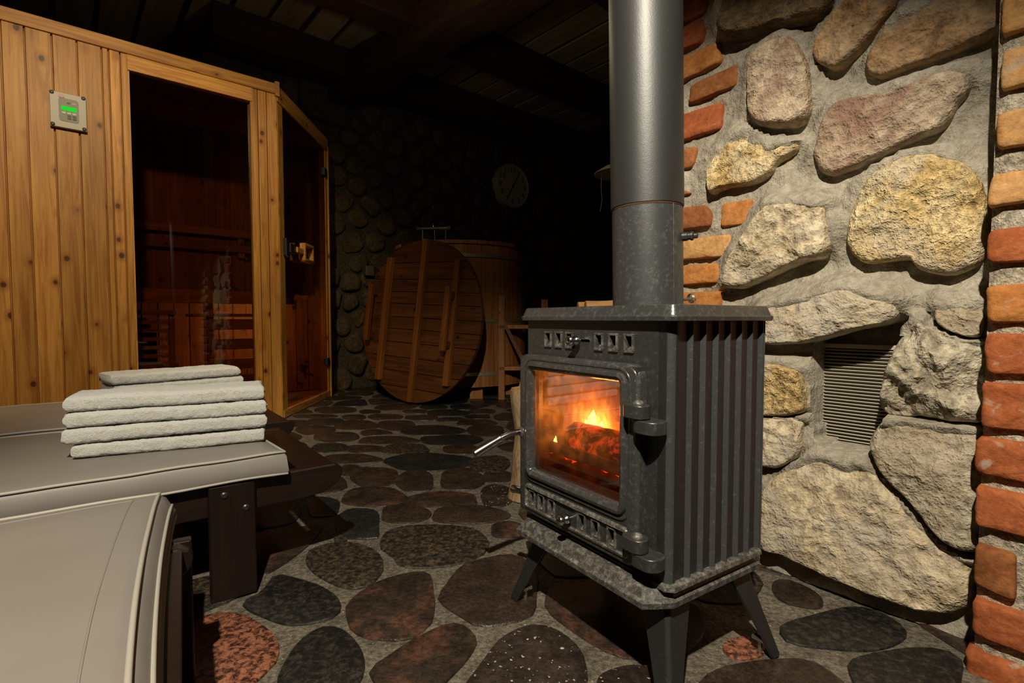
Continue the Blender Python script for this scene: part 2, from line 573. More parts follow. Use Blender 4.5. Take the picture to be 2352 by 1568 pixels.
M['panel_grey'] = plain('panel_grey', (0.34, 0.31, 0.26), 0.45)
M['keypad'] = plain('keypad', (0.17, 0.17, 0.14), 0.5)
M['key_dark'] = plain('key_dark', (0.015, 0.017, 0.015), 0.5)
M['key_pale'] = plain('key_pale', (0.50, 0.52, 0.36), 0.5)
M['red'] = plain('red', (0.28, 0.02, 0.015), 0.4)
M['clock_face'] = plain('clock_face', (0.45, 0.42, 0.30), 0.6)
M['shade'] = plain('shade', (0.52, 0.46, 0.38), 0.7)
M['sauna_stone'] = rock('sauna_stone', [(0.04, 0.035, 0.03), (0.1, 0.09, 0.08)], 20)
M['paper'] = plain('paper', (0.65, 0.62, 0.56), 0.7)
M['outlet'] = plain('outlet', (0.10, 0.085, 0.06), 0.5)

# ================================================================== SETTING
U2 = Vector((0.755, 0.656))          # direction of the back wall and of the cabin front
V2 = Vector((-0.656, 0.755))

# ---------- floor with flagstones
floor = MB()
floor.box((-5.0, -2.2, -0.08), (5.0, 9.0, -0.004))
floor = floor.build('floor', M['grout'])
props(floor, 'dark flagstone floor with pale grout joints', kind='structure')

def conv(poly):
    return [fl(x, y).xy for x, y in poly]

traced = []
def tr(mat, pts): traced.append((mat, chaikin(conv(pts), 2)))
def te(mat, cx, cy, hw, hh, pw=2.3):
    # rounded stone given by the centre and half size of its outline
    px, py = 640 + cx / 3.92, 900 + cy / 3.92
    a, b = hw / 3.92 * 1.025, hh / 3.92 * 1.04
    ph = rnd.uniform(0, 6.28)
    pts = []
    for k in range(22):
        t = 2 * PI * k / 22
        c, s = math.cos(t), math.sin(t)
        j = 1 + 0.05 * math.sin(3 * t + ph) + 0.035 * math.sin(5 * t + 2 * ph)
        e = 2 / pw
        pts.append((px + a * j * math.copysign(abs(c) ** e, c), py + b * j * math.copysign(abs(s) ** e, s)))
    traced.append((mat, conv(pts)))

tr('paver_red', [(451,1416),(507,1402),(559,1406),(601,1430),(636,1458),(645,1489),(636,1521),(601,1552),(580,1570),(540,1620),(470,1640),(420,1560),(425,1460)])
tr('paver_dark', [(545,1381),(594,1364),(615,1339),(629,1315),(664,1322),(720,1336),(762,1357),(786,1381),(783,1406),(751,1423),(699,1434),(657,1435),(622,1423),(580,1406)])
tr('paver_granite', [(709,1259),(755,1245),(800,1242),(845,1252),(877,1273),(885,1301),(870,1329),(845,1346),(811,1352),(769,1343),(730,1322),(706,1301),(701,1280)])
tr('paver_granite', [(884,1217),(936,1203),(1013,1203),(1076,1207),(1110,1221),(1128,1245),(1117,1270),(1082,1287),(1013,1301),(943,1305),(908,1294),(905,1277),(870,1259),(872,1238)])
tr('paver_rust', [(790,1388),(831,1353),(873,1329),(926,1315),(981,1306),(995,1326),(997,1357),(1002,1385),(995,1420),(985,1441),(943,1468),(908,1470),(859,1468),(821,1458),(800,1437),(795,1409)])
tr('paver_brown', [(1002,1364),(1027,1336),(1044,1308),(1075,1287),(1138,1273),(1180,1268),(1225,1290),(1240,1330),(1233,1367),(1232,1409),(1187,1427),(1117,1439),(1082,1434),(1055,1409),(1027,1399),(1009,1381)])
tr('paver_dark', [(755,1434),(790,1444),(817,1468),(835,1496),(840,1524),(828,1568),(800,1610),(700,1620),(640,1590),(632,1560),(650,1527),(664,1496),(695,1461),(727,1441)])
tr('paver_rust', [(842,1535),(891,1503),(943,1468),(995,1441),(1041,1425),(1072,1434),(1093,1455),(1098,1475),(1082,1503),(1055,1535),(1027,1563),(990,1600),(900,1600),(860,1570)])
tr('paver_dusty', [(1236,1429),(1283,1442),(1326,1475),(1348,1514),(1352,1570),(1330,1640),(1200,1680),(1060,1640),(1050,1590),(1080,1554),(1102,1525),(1138,1471),(1189,1438)])
tr('paver_dusty', [(1370,1551),(1406,1533),(1460,1522),(1515,1536),(1540,1570),(1520,1650),(1400,1660),(1365,1600)])
tr('paver_red', [(1650,1480),(1700,1458),(1745,1462),(1765,1490),(1740,1512),(1680,1515)])
tr('paver_brown', [(1600,1560),(1650,1530),(1740,1514),(1826,1509),(1865,1513),(1911,1543),(1951,1570),(1960,1640),(1800,1700),(1640,1680),(1590,1610)])
tr('paver_dark', [(1794,1429),(1883,1406),(1940,1391),(1991,1391),(2054,1417),(2091,1449),(2071,1474),(2026,1491),(1969,1494),(1883,1486),(1811,1477),(1785,1450)])
tr('paver_dark', [(1940,1517),(1983,1503),(2054,1489),(2140,1483),(2215,1503),(2210,1560),(2200,1640),(2000,1640),(1955,1560)])
tr('paver_brown', [(1775,1330),(1811,1328),(1869,1352),(1894,1377),(1886,1397),(1849,1394),(1797,1383),(1770,1355)])
for a in [('paver_black',1350,625,415,82,1.75),('paver_black',1375,342,290,44,2.2),('paver_black',1560,430,280,46,2.3),('paver_brown',985,432,270,36),
          ('paver_brown',520,402,205,44),('paver_brown',330,338,180,40),('paver_brown',700,295,200,43),('paver_brown',1060,296,170,45),
          ('paver_dark',470,500,180,40),('paver_brown',770,508,180,33),('paver_brown',650,598,270,42),('paver_brown',655,702,110,48),('paver_brown',860,760,215,90),
          ('paver_brown',1230,797,172,95),('paver_brown',1650,780,200,98),('paver_brown',1975,755,135,55),('paver_granite',1900,645,185,76),
          ('paver_granite',1140,510,215,46),('paver_rust',1640,512,160,40),('paver_brown',1860,345,165,52),('paver_brown',2080,395,80,36),
          ('paver_rust',860,942,290,86),('paver_rust',1480,965,320,70),('paver_dusty',1965,930,150,100),('paver_brown',1140,1088,222,86),
          ('paver_brown',1715,1100,345,80),('paver_black',400,1030,145,88,3),('paver_black',720,1185,195,132,3.5),('paver_rust',2070,1235,165,72),
          ('paver_dark',430,265,170,33),('paver_brown',680,225,108,24),('paver_brown',960,222,158,27),('paver_brown',1285,228,150,23),
          ('paver_brown',1560,246,140,19),('paver_brown',1780,274,178,28),('paver_dark',1520,187,190,30),('paver_brown',1230,172,110,18),
          ('paver_brown',510,160,190,30),('paver_dark',820,176,95,18),('paver_dark',330,215,200,16),('paver_dark',170,280,110,30),
          ('paver_brown',1830,172,118,22),('paver_brown',2050,222,110,36),('paver_granite',560,1310,60,70)]:
    te(*a)

def clip(poly, p, n):
    out = []
    for i in range(len(poly)):
        a, b = poly[i], poly[(i + 1) % len(poly)]
        da, db = (a - p).dot(n), (b - p).dot(n)
        if da <= 0: out.append(a)
        if (da < 0 < db) or (db < 0 < da): out.append(a.lerp(b, da / (da - db)))
    return out

def cells(seeds, rad, gap, extra=()):
    """rounded Voronoi cells around seeds; extra are outlines to keep clear of"""
    res = []
    for i, s in enumerate(seeds):
        r = rad(s) if callable(rad) else rad
        poly = [s + Vector((math.cos(a), math.sin(a))) * r for a in [2 * PI * k / 20 for k in range(20)]]
        for j, q in enumerate(seeds):
            if i != j and (q - s).length < 2 * r:
                n = (q - s).normalized()
                poly = clip(poly, (s + q) / 2 - n * gap / 2, n)
        for q in extra:
            if (q - s).length < r + gap:
                n = (q - s).normalized()
                poly = clip(poly, q - n * gap, n)
        if len(poly) >= 4: res.append((s, chaikin(poly, 2)))
    return res

allpts = [p for _, poly in traced for p in poly]
def poly_c(poly): return sum((Vector(p) for p in poly), Vector((0, 0))) / len(poly)
seeds = []
r2 = random.Random(3)
for _ in range(26000):
    p = Vector((r2.uniform(-2.6, 2.6), r2.uniform(0.25, 7.2)))
    if abs(p.x) > p.y * 1.15 + 0.5: continue
    core = -1.75 < p.x < 0.55 and p.y < 5.0
    dmin = 0.215 if core else 0.32
    if any((p - q).length < dmin for q in seeds): continue
    if any((p - q).length < 0.075 for q in allpts): continue
    if any(inside(p, poly) for _, poly in traced): continue
    seeds.append(p)
fill = cells(seeds, lambda s: 0.175 if (-1.75 < s.x < 0.55 and s.y < 5.0) else 0.23, 0.017, allpts)
mats_fill = ['paver_brown', 'paver_brown', 'paver_granite', 'paver_dark', 'paver_brown', 'paver_rust', 'paver_black']
stones = [(m, p) for m, p in traced] + [(mats_fill[r2.randrange(7)], p) for _, p in fill if len(p) > 7]

def paver(mb, poly, c, top):
    poly = resample([Vector(p) - c for p in poly], 26)
    poly = [p * (1 + 0.022 * noise.noise(Vector(((p + c).x * 26, (p + c).y * 26, 1.7)))) for p in poly]
    def ring(s, z): return [(p.x * s, p.y * s, z) for p in poly]
    mb.loft([ring(1.0, -0.03), ring(1.0, top - 0.0035), ring(0.985, top - 0.0008), ring(0.955, top)])

vis = sorted(stones, key=lambda s: poly_c(s[1]).length)
n_part = 0
rest = MB()
for m, poly in vis:
    c = poly_c(poly)
    top = r2.uniform(0.0, 0.0015)
    if n_part < 290:
        mb = MB()
        paver(mb, poly, c, top)
        o = mb.build('flagstone', M[m], floor, smooth=35)
        o.location = (c.x, c.y, 0)
        n_part += 1
    else:
        t = MB()
        paver(t, poly, c, top)
        rest.add([(v[0] + c.x, v[1] + c.y, v[2]) for v in t.v], t.f)
if rest.v:
    props(rest.build('flagstones_far', M['paver_brown'], floor), kind='stuff')

# ---------- rubble wall on the right with brick quoins
WP = Vector((0.8809, 0.9608))
WV = Vector((-0.6435, 0.7655)).normalized()       # along the wall, away from the camera
WN = Vector((-WV.y, WV.x)) * 1.0
WN = Vector((-0.7655, -0.6435)).normalized()      # out of the wall, to the room
WEND = 0.74

def wpt(t, z, h):
    p = WP + WV * t + WN * h
    return (p.x, p.y, z)

def wuv(x, y, off=0.0):
    p = WP + WN * off
    q = pl(x, y, p, WN)
    return Vector(((q.xy - WP).dot(WV), q.z))

recess = [wuv(x, y) for x, y in [(1868,775),(1960,752),(2070,738),(2075,800),(2050,870),(2040,950),(2020,1000),(2012,1036),(1950,1030),(1872,1012),(1868,900)]]

T0, T1, Z1 = -0.75, WEND, 1.75
WALL_STONES = [
    ([(1782,94),(1823,87),(1846,110),(1864,163),(1866,235),(1853,270),(1818,291),(1764,296),(1736,283),(1726,258),(1723,209),(1726,163),(1749,117)], 'stone_brown', 0.055, 0.2, 9.0, 84),
    ([(1662,15),(1657,66),(1670,94),(1713,87),(1739,74),(1805,59),(1861,46),(1899,31),(1917,0),(1925,-60),(1800,-90),(1670,-60)], 'stone_dark', 0.05, 0.5, 9.0, 84),
    ([(1864,120),(1874,142),(1912,158),(1935,147),(1950,133),(2001,82),(2052,23),(2065,-10),(2090,-50),(1980,-60),(1937,0),(1917,25),(1892,59),(1876,87)], 'stone_orange', 0.032, 0.25, 9.0, 84),
    ([(1991,168),(1985,150),(2001,110),(2021,77),(2065,33),(2103,18),(2144,0),(2190,-30),(2330,-60),(2330,50),(2299,69),(2246,92),(2180,120),(2108,143),(2052,165),(2021,172)], 'stone_orange', 0.030, 0.2, 9.0, 84),
    ([(1866,357),(1880,388),(1902,403),(1950,388),(2001,365),(2072,334),(2113,314),(2154,298),(2174,283),(2200,237),(2225,212),(2238,186),(2223,170),(2195,163),(2150,172),(2103,192),(2040,216),(1989,219),(1927,230),(1902,250),(1887,286),(1876,326)], 'stone_brown', 0.036, 0.3, 9.0, 84),
    ([(1718,304),(1739,314),(1769,329),(1835,327),(1830,344),(1782,378),(1774,395),(1731,423),(1657,431),(1629,449),(1624,405),(1631,385),(1639,362),(1662,337),(1688,316)], 'stone_yellow', 0.036, 0.25, 9.0, 84),
    ([(1942,545),(1950,574),(1983,604),(2027,602),(2093,592),(2100,604),(2113,617),(2149,625),(2180,630),(2205,625),(2256,604),(2268,570),(2270,480),(2260,430),(2240,395),(2200,362),(2140,352),(2100,355),(2060,364),(2010,392),(1980,430),(1962,470),(1950,510)], 'stone_yellow', 0.042, 0.25, 9.0, 84),
    ([(1782,467),(1902,467),(1907,497),(1915,543),(1912,574),(1892,594),(1853,597),(1815,612),(1751,643),(1703,661),(1662,663),(1670,625),(1680,592),(1703,569),(1733,523),(1754,492)], 'stone_tan', 0.06, 0.25, 9.0, 84),
    ([(1740,720),(1772,705),(1805,694),(1866,686),(1917,668),(1958,660),(2011,681),(2052,690),(2072,714),(2064,738),(1970,755),(1898,776),(1842,790),(1763,790),(1735,780)], 'stone_tan', 0.062, 0.2, 9.0, 84),
    ([(1720,835),(1760,832),(1801,834),(1842,850),(1847,868),(1850,918),(1850,947),(1804,954),(1760,954),(1720,950)], 'stone_yellow', 0.04, 0.3, 9.0, 84),
    ([(1710,960),(1755,957),(1850,959),(1842,990),(1840,1028),(1824,1054),(1786,1077),(1755,1069),(1710,1060)], 'stone_tan', 0.04, 0.3, 9.0, 84),
    ([(2021,939),(2052,956),(2093,959),(2113,954),(2180,969),(2238,974),(2275,965),(2280,800),(2243,785),(2180,772),(2144,752),(2110,735),(2085,752),(2062,790),(2045,830),(2034,852),(2024,903)], 'stone_grey', 0.042, 0.95, 13.0, 84),
    ([(2144,709),(2180,696),(2256,699),(2266,737),(2256,773),(2225,775),(2180,760),(2151,742)], 'stone_grey', 0.03, 0.5, 9.0, 84),
    ([(2034,961),(2001,997),(2001,1025),(2014,1058),(2034,1086),(2065,1122),(2103,1158),(2134,1200),(2169,1234),(2209,1257),(2240,1263),(2270,1250),(2275,985),(2238,982),(2113,966)], 'stone_grey', 0.055, 0.2, 9.0, 84),
    ([(1740,1130),(1790,1085),(1868,1044),(1903,1049),(1934,1069),(1985,1060),(2020,1090),(2060,1138),(2100,1175),(2130,1215),(2165,1245),(2205,1275),(2238,1290),(2242,1370),(2197,1403),(2131,1405),(2026,1370),(1940,1335),(1854,1298),(1797,1270),(1740,1255)], 'stone_tan', 0.045, 0.3, 9.0, 110),
    ([(1640,760),(1710,750),(1712,860),(1650,880),(1610,830)], 'stone_tan', 0.03, 0.35, 9.0, 84),
    ([(1600,900),(1690,890),(1695,1000),(1640,1040),(1590,980)], 'stone_grey', 0.03, 0.35, 9.0, 84),
    ([(1600,1060),(1700,1080),(1725,1150),(1720,1240),(1640,1220),(1590,1140)], 'stone_tan', 0.03, 0.35, 9.0, 84),
]

stone_polys = []
for px, mat, h, rough, rs, n in WALL_STONES:
    stone_polys.append(resample(chaikin([wuv(x, y, 0.015) for x, y in px], 2, 0.2), n))

NT_, NZ_ = 186, 218
ti = np.linspace(T0, T1, NT_ + 1)
zj = np.linspace(0, Z1, NZ_ + 1)
TT_, ZZ_ = np.meshgrid(ti, zj)
best = np.full(TT_.shape, 9.0)
lift = np.zeros(TT_.shape)
for (px, mat, h, rough, rs, n), poly in zip(WALL_STONES, stone_polys):
    P = np.array([(p.x, p.y) for p in poly])
    nxt, prv = np.roll(P, -1, 0), np.roll(P, 1, 0)
    tg = nxt - prv
    area = np.sum(P[:, 0] * nxt[:, 1] - nxt[:, 0] * P[:, 1])
    nz_ = (-tg[:, 0] if area > 0 else tg[:, 0]) / (np.linalg.norm(tg, axis=1) + 1e-9)
    d2 = (TT_[..., None] - P[:, 0]) ** 2 + (ZZ_[..., None] - P[:, 1]) ** 2
    k = d2.argmin(-1)
    d = np.sqrt(d2.min(-1))
    up = 0.5 + 0.5 * nz_[k]
    a = np.exp(-(d / 0.032) ** 2) * (h * 0.92 * up - 0.010 * (1 - up))
    m_ = d < best
    best[m_] = d[m_]
    lift[m_] = a[m_]
wall = MB()
vg, fg = [], []
for j in range(NZ_ + 1):
    z = zj[j]
    for i in range(NT_ + 1):
        t = ti[i]
        h = 0.012 * fbm((t, z, 0.3), 6, 4) + 0.0065 * fbm((t, z, 4.3), 26, 4) + lift[j, i]
        if inside((t, z), recess): h = -0.075
        if i == 0 or i == NT_: h = 0.0
        if j == 0: h = min(h, 0.004)
        vg.append(wpt(t, z, h))
for j in range(NZ_):
    for i in range(NT_):
        a = j * (NT_ + 1) + i
        fg.append((a + 1, a, a + NT_ + 1, a + NT_ + 2))
wall.add(vg, fg)
# body of the chimney breast behind that face, up to the ceiling
c0, c1 = WP + WV * T0, WP + WV * T1
d0, d1 = c0 - WN * 0.9, c1 - WN * 0.9
wall.add([(c0.x, c0.y, 0), (c1.x, c1.y, 0), (d1.x, d1.y, 0), (d0.x, d0.y, 0),
          (c0.x, c0.y, 2.8), (c1.x, c1.y, 2.8), (d1.x, d1.y, 2.8), (d0.x, d0.y, 2.8),
          (c0.x, c0.y, Z1), (c1.x, c1.y, Z1)],
         [(1, 2, 6, 5), (2, 3, 7, 6), (3, 0, 4, 7), (8, 9, 5, 4)])
wall = wall.build('wall_right', M['mortar'], smooth=60)
props(wall, 'rubble stone wall with grey mortar and brick quoins', kind='structure')

def wall_stone(poly, mat, h, rough, rs):
    c = poly_c(poly)
    seed = rnd.uniform(0, 50)
    prof = [(1.0, -1), (1.01, 0.15), (1.0, 0.45), (0.978, 0.68), (0.945, 0.84), (0.90, 0.93)] + [(s, None) for s in (0.84, 0.77, 0.70, 0.62, 0.54, 0.46, 0.38, 0.30, 0.22, 0.14, 0.06)]
    tx, ty = rnd.uniform(-0.05, 0.05), rnd.uniform(-0.05, 0.12)
    rings = []
    for s, f in prof:
        ring = []
        for p in poly:
            edge = 1 + 0.035 * fbm((p.x, p.y, seed + 9), 20, 4) * s ** 5
            q = c + (p - c) * s * edge
            g = f if f is not None else 0.93 + 0.07 * (1 - (s / 0.90) ** 2)
            if g > 0:
                body = min(1.0, (1.02 - s) * 7 + 0.25)
                nz = fbm((q.x, q.y, seed), rs, 5)
                pit = min(0.0, fbm((q.x, q.y * 1.6, seed + 5), 17, 4) + 0.15)
                hh = h * g + body * (h * rough * nz + 0.012 * pit + (q.x - c.x) * tx + (q.y - c.y) * ty) + 0.0022 * fbm((q.x, q.y, seed), 55, 3)
            else:
                hh = -0.045
            ring.append(wpt(q.x, max(q.y, 0.0), hh))
        rings.append(ring)
    return MB().loft(rings[::-1]).build('stone', M[mat], wall, smooth=70)
for (px, mat, h, rough, rs, n), poly in zip(WALL_STONES, stone_polys):
    wall_stone(poly, mat, h, rough, rs)

def round_poly(q, r):
    out = []
    n = len(q)
    for i in range(n):
        a, b, c = q[i - 1], q[i], q[(i + 1) % n]
        u, v = (a - b), (c - b)
        ru, rv = min(r, u.length * 0.35), min(r, v.length * 0.35)
        p0, p1 = b + u.normalized() * ru, b + v.normalized() * rv
        out += [p0, (p0 + p1) / 4 + b / 2, p1]
    return out

def wall_brick(px, mat, h=0.012, ext=0.0, parent=None, P=0.0, long=0.0, uv=None):
    q = uv or [wuv(x, y, P) for x, y in px]
    if ext:
        tl = max(p.x for p in q)
        for p in q:
            if p.x > tl - 0.03: p.x += ext
    if long:
        q[1].x -= long
        q[2].x -= long
    poly = resample(round_poly(q, 0.008), 64)
    c = poly_c(poly)
    seed = rnd.uniform(0, 90)
    rings = []
    size = min(max(p.x for p in q) - min(p.x for p in q), max(p.y for p in q) - min(p.y for p in q))
    for ins, hh in ((0.0, -0.03), (0.0, h * 0.5), (0.0015, h * 0.85), (0.004, h), (0.014, h * 1.04), (0.024, h * 1.05), (0.034, h * 1.05)):
        ring = []
        for p in poly:
            d = (p - c)
            s = max(0.05, 1 - 2 * ins / size)
            e = 1 + 0.02 * fbm((p.x, p.y, seed), 45, 3) * s
            w = c + d * s * e
            ring.append(wpt(w.x, w.y, P + hh + (0.0032 * fbm((w.x, w.y, seed), 34, 4) if hh > 0 else 0)))
        rings.append(ring)
    return MB().loft(rings[::-1]).build('brick', M[mat], parent or wall, smooth=60)

for px, m, e in [([(1565,-30),(1640,-40),(1621,33),(1565,61)], 'brick_red', .09), ([(1565,74),(1616,43),(1621,66),(1611,99),(1565,120)], 'brick_red', .1),
                 ([(1565,138),(1654,97),(1662,143),(1565,196)], 'brick_orange', .06), ([(1588,199),(1698,148),(1700,196),(1583,242)], 'brick_dark', 0),
                 ([(1567,265),(1662,235),(1659,296),(1567,327)], 'brick_red', .08), ([(1567,334),(1606,337),(1601,365),(1593,385),(1567,393)], 'brick_dark', .1),
                 ([(1570,400),(1591,400),(1593,444),(1588,457),(1570,459)], 'brick_dark', .1), ([(1570,474),(1621,471),(1637,487),(1638,519),(1570,529)], 'brick_dark', .08),
                 ([(1662,469),(1732,457),(1731,515),(1658,522)], 'brick_orange', 0), ([(1571,550),(1680,538),(1692,559),(1672,589),(1571,597)], 'brick_pale', .08),
                 ([(1571,613),(1649,604),(1662,625),(1659,648),(1571,657)], 'brick_orange', .09), ([(1571,672),(1659,668),(1659,706),(1571,712)], 'brick_orange', .07),
                 ([(1540,725),(1630,725),(1630,790),(1540,785)], 'brick_red', .05), ([(1540,800),(1600,805),(1600,870),(1540,860)], 'brick_orange', .05),
                 ([(1540,875),(1590,885),(1590,950),(1540,940)], 'brick_red', .05), ([(1540,955),(1585,965),(1585,1030),(1540,1015)], 'brick_orange', .05),
                 ([(1540,1030),(1585,1045),(1585,1110),(1540,1090)], 'brick_red', .05), ([(1540,1105),(1585,1125),(1585,1190),(1540,1165)], 'brick_dark', .05)]:
    wall_brick(px, m, 0.013, e)

# ---------- brick pier standing proud at the right
PP = 0.105
pa = wuv(2232, 1500, PP).x + 0.004
pier = MB()
for j in range(60):
    pass
vg, fg = [], []
na, nz = 30, 150
for j in range(nz + 1):
    z = 1.75 * j / nz
    for i in range(na + 1):
        t = pa - 0.6 * i / na
        h = PP - 0.014 + 0.005 * fbm((t, z, 7.7), 24, 4)
        if i == 0: h = PP - 0.024
        vg.append(wpt(t - (0.004 if i == 0 else 0), z, h))
for j in range(nz):
    for i in range(na):
        a = j * (na + 1) + i
        fg.append((a, a + 1, a + na + 2, a + na + 1))
pier.add(vg, fg)
e0, e1 = pa, pa - 0.6
pier.add([wpt(e0 - .004, 0, PP - .024), wpt(e0 - .004, 0, -0.2), wpt(e0 - .004, 1.75, -0.2), wpt(e0 - .004, 1.75, PP - .024)], [(0, 1, 2, 3)])
pier.add([wpt(e0 - .004, 1.75, PP - .02), wpt(e1, 1.75, PP - .02), wpt(e1, 2.8, PP - .02), wpt(e0 - .004, 2.8, PP - .02),
          wpt(e0 - .004, 1.75, -.2), wpt(e0 - .004, 2.8, -.2)], [(0, 1, 2, 3), (0, 3, 5, 4)])
pier = pier.build('trim_1', M['mortar_smooth'], smooth=60)
props(pier, 'red brick pier at the right edge of the rubble wall', kind='structure')
for k, (l0, l1, r0, r1, m) in enumerate([((2304,-22),(2302,87),-30,71,'brick_pale'), ((2304,122),(2299,212),110,194,'brick_pale'), ((2292,265),(2289,344),245,350,'brick_pale'),
        ((2279,403),(2268,477),393,464,'brick_pale'), ((2271,530),(2269,604),518,612,'brick_red'), ((2266,658),(2269,742),643,737,'brick_orange'),
        ((2262,765),(2266,857),763,862,'brick_red'), ((2259,877),(2254,979),880,987,'brick_red'), ((2243,1000),(2241,1084),1015,1112,'brick_red'),
        ((2243,1112),(2241,1203),1137,1231,'brick_red'), ((2243,1246),(2237,1337),1272,1380,'brick_dark'), ((2237,1369),(2233,1449),1411,1503,'brick_red'),
        ((2223,1483),(2222,1600),1529,1680,'brick_red')]):
    half = 2335 if k == 10 else 2352
    lg = 0 if k == 10 else (0.09 if k % 2 else 0.15)
    qa = [wuv(*p, PP - 0.010) for p in (l0, (half, r0), (half, r1), l1)]
    xr = min(qa[1].x, qa[2].x) - lg - 0.012
    wall_brick(None, ['brick_red', 'brick_orange', 'brick_dark', 'brick_red', 'brick_pale'][(k * 3) % 5], 0.012, parent=pier, P=PP - 0.010,
               uv=[Vector((xr, qa[0].y)), Vector((xr - 0.21, qa[0].y)), Vector((xr - 0.21, max(qa[3].y, 0.005))), Vector((xr, max(qa[3].y, 0.005)))])
    wall_brick([l0, (half, r0), (half, r1), l1], m, 0.012, parent=pier, P=PP - 0.010, long=0 if k == 10 else (0.09 if k % 2 else 0.15))

# ---------- back wall of dark rubble
BP = Vector((-1.58, 4.44))
BN = Vector((0.656, -0.755))
def bpt(t, z, h):
    p = BP + U2 * t + BN * h
    return (p.x, p.y, z)
back = MB()
vg, fg = [], []
nt, nz = 120, 60
for j in range(nz + 1):
    for i in range(nt + 1):
        t, z = -0.9 + 6.4 * i / nt, 2.78 * j / nz
        vg.append(bpt(t, z, 0.015 * fbm((t, z, 2.2), 5, 4) - 0.01))
for j in range(nz):
    for i in range(nt):
        a = j * (nt + 1) + i
        fg.append((a, a + 1, a + nt + 2, a + nt + 1))
back.add(vg, fg)
q0, q1 = bpt(-0.9, 0, -0.3), bpt(5.5, 0, -0.3)
back.add([q0, q1, (q1[0], q1[1], 2.78), (q0[0], q0[1], 2.78)], [(3, 2, 1, 0)])
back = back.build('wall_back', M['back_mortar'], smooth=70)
props(back, 'dark rubble stone wall at the far end of the room', kind='structure')
bs = []
r3 = random.Random(11)
for _ in range(6000):
    p = Vector((r3.uniform(-0.75, 4.6), r3.uniform(0.05, 2.45)))
    if any((p - q).length < (0.155 if -0.2 < p.x < 2.4 else 0.3) for q in bs): continue
    bs.append(p)
for s, poly in cells(bs, lambda s: (0.12 if -0.2 < s.x < 2.4 else 0.2) * (0.75 + 0.35 * abs(noise.noise(Vector((s.x * 5, s.y * 5, 0))))), 0.03)[:295]:
    c = poly_c(poly)
    poly = resample(poly, 18)
    seed = r3.uniform(0, 60)
    hh = r3.uniform(0.01, 0.05)
    rings = []
    for sc, g in ((1.0, -1), (1.0, 0.3), (0.92, 0.75), (0.7, 0.95), (0.35, 1.0)):
        rings.append([bpt((c + (p - c) * sc).x, max(0.0, (c + (p - c) * sc).y), (hh * g + 0.012 * fbm((p.x * sc, p.y * sc, seed), 14, 3)) if g > 0 else -0.03) for p in poly])
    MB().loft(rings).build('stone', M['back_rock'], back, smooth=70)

# ---------- ceiling, boards and beams
ceil = MB().box((-5.0, -2.2, 2.80), (5.0, 9.0, 2.88)).build('ceiling', M['beam_wood'])
props(ceil, 'dark timber ceiling with pale boards between the beams', kind='structure')
for k in range(-9, 14):
    a = k * 0.235
    o = MB()
    n = 14
    lo, hi = [], []
    for i in range(n + 1):
        s = -3.2 + 6.2 * i / n
        w0 = 0.012 * noise.noise(Vector((k * 3.1, s * 1.4, 0)))
        w1 = 0.012 * noise.noise(Vector((k * 3.1 + 50, s * 1.4, 0)))
        lo.append((a + w0, s))
        hi.append((a + 0.2 + w1, s))
    o.prism(lo + hi[::-1], 2.785, 2.80)
    b = o.build('ceiling_board', M['ceiling_wood'], ceil)
    b.location = (-0.9, 3.2, 0)
    b.rotation_euler = (0, 0, math.atan2(U2.y, U2.x))

def beam(name, p0, p1, w, z0, z1, label, rough=0.012):
    p0, p1 = Vector(p0), Vector(p1)
    d = (p1 - p0)
    L = d.length
    n = max(8, int(L / 0.12))
    rings = []
    for i in range(n + 1):
        s = L * i / n
        def j(a): return rough * noise.noise(Vector((s * 3.0, a * 7.3, z0 + p0.x)))
        rings.append([(s, -w / 2 + j(1), z0 + j(2)), (s, -w * 0.1, z0 + j(8) * 0.6), (s, w / 2 + j(3), z0 + j(4)), (s, w / 2 + j(5), z1), (s, -w / 2 + j(7), z1)])
    o = MB().loft(rings).build(name, M['beam_wood'])
    o.location = (p0.x, p0.y, 0)
    o.rotation_euler = (0, 0, math.atan2(d.y, d.x))
    return props(o, label, kind='structure')
main_a = Vector((-1.05, 4.07)); main_d = Vector((0.713, -0.701))
beam('trim_2', main_a - main_d * 0.55, main_a + main_d * 4.2, 0.24, 2.44, 2.70, 'rough reddish timber beam running towards the back wall', 0.03)
jo = fl(700, 0, 2.58).xy
beam('trim_3', jo - U2 * 3.5 - V2 * 0.10, jo + U2 * 4.5 - V2 * 0.10, 0.2, 2.58, 2.80, 'dark ceiling joist above the sauna cabin')
beam('trim_4', BP - U2 * 0.9 - V2 * 0.22, BP + U2 * 5.4 - V2 * 0.22, 0.26, 2.56, 2.80, 'dark timber plate along the top of the back wall')
beam('trim_5', jo - U2 * 3.5 - V2 * 1.25, jo + U2 * 4.5 - V2 * 1.25, 0.2, 2.58, 2.80, 'dark ceiling joist nearest the camera')
q = pl(741, 210, BP, BN)
t = (q.xy - BP).dot(U2)
o = MB()
o.add([bpt(t - .21, 2.30, -.05), bpt(t + .2, 2.26, -.05), bpt(t + .2, 2.58, -.05), bpt(t - .21, 2.58, -.05),
       bpt(t - .21, 2.30, .07), bpt(t + .2, 2.26, .07), bpt(t + .2, 2.58, .07), bpt(t - .21, 2.58, .07)],
      [(0, 1, 2, 3), (7, 6, 5, 4), (0, 4, 5, 1), (1, 5, 6, 2), (2, 6, 7, 3), (3, 7, 4, 0)])
props(o.build('trim_6', M['back_mortar'], bevel=0.03), 'grey plastered bearing block at the top of the back wall', kind='structure')

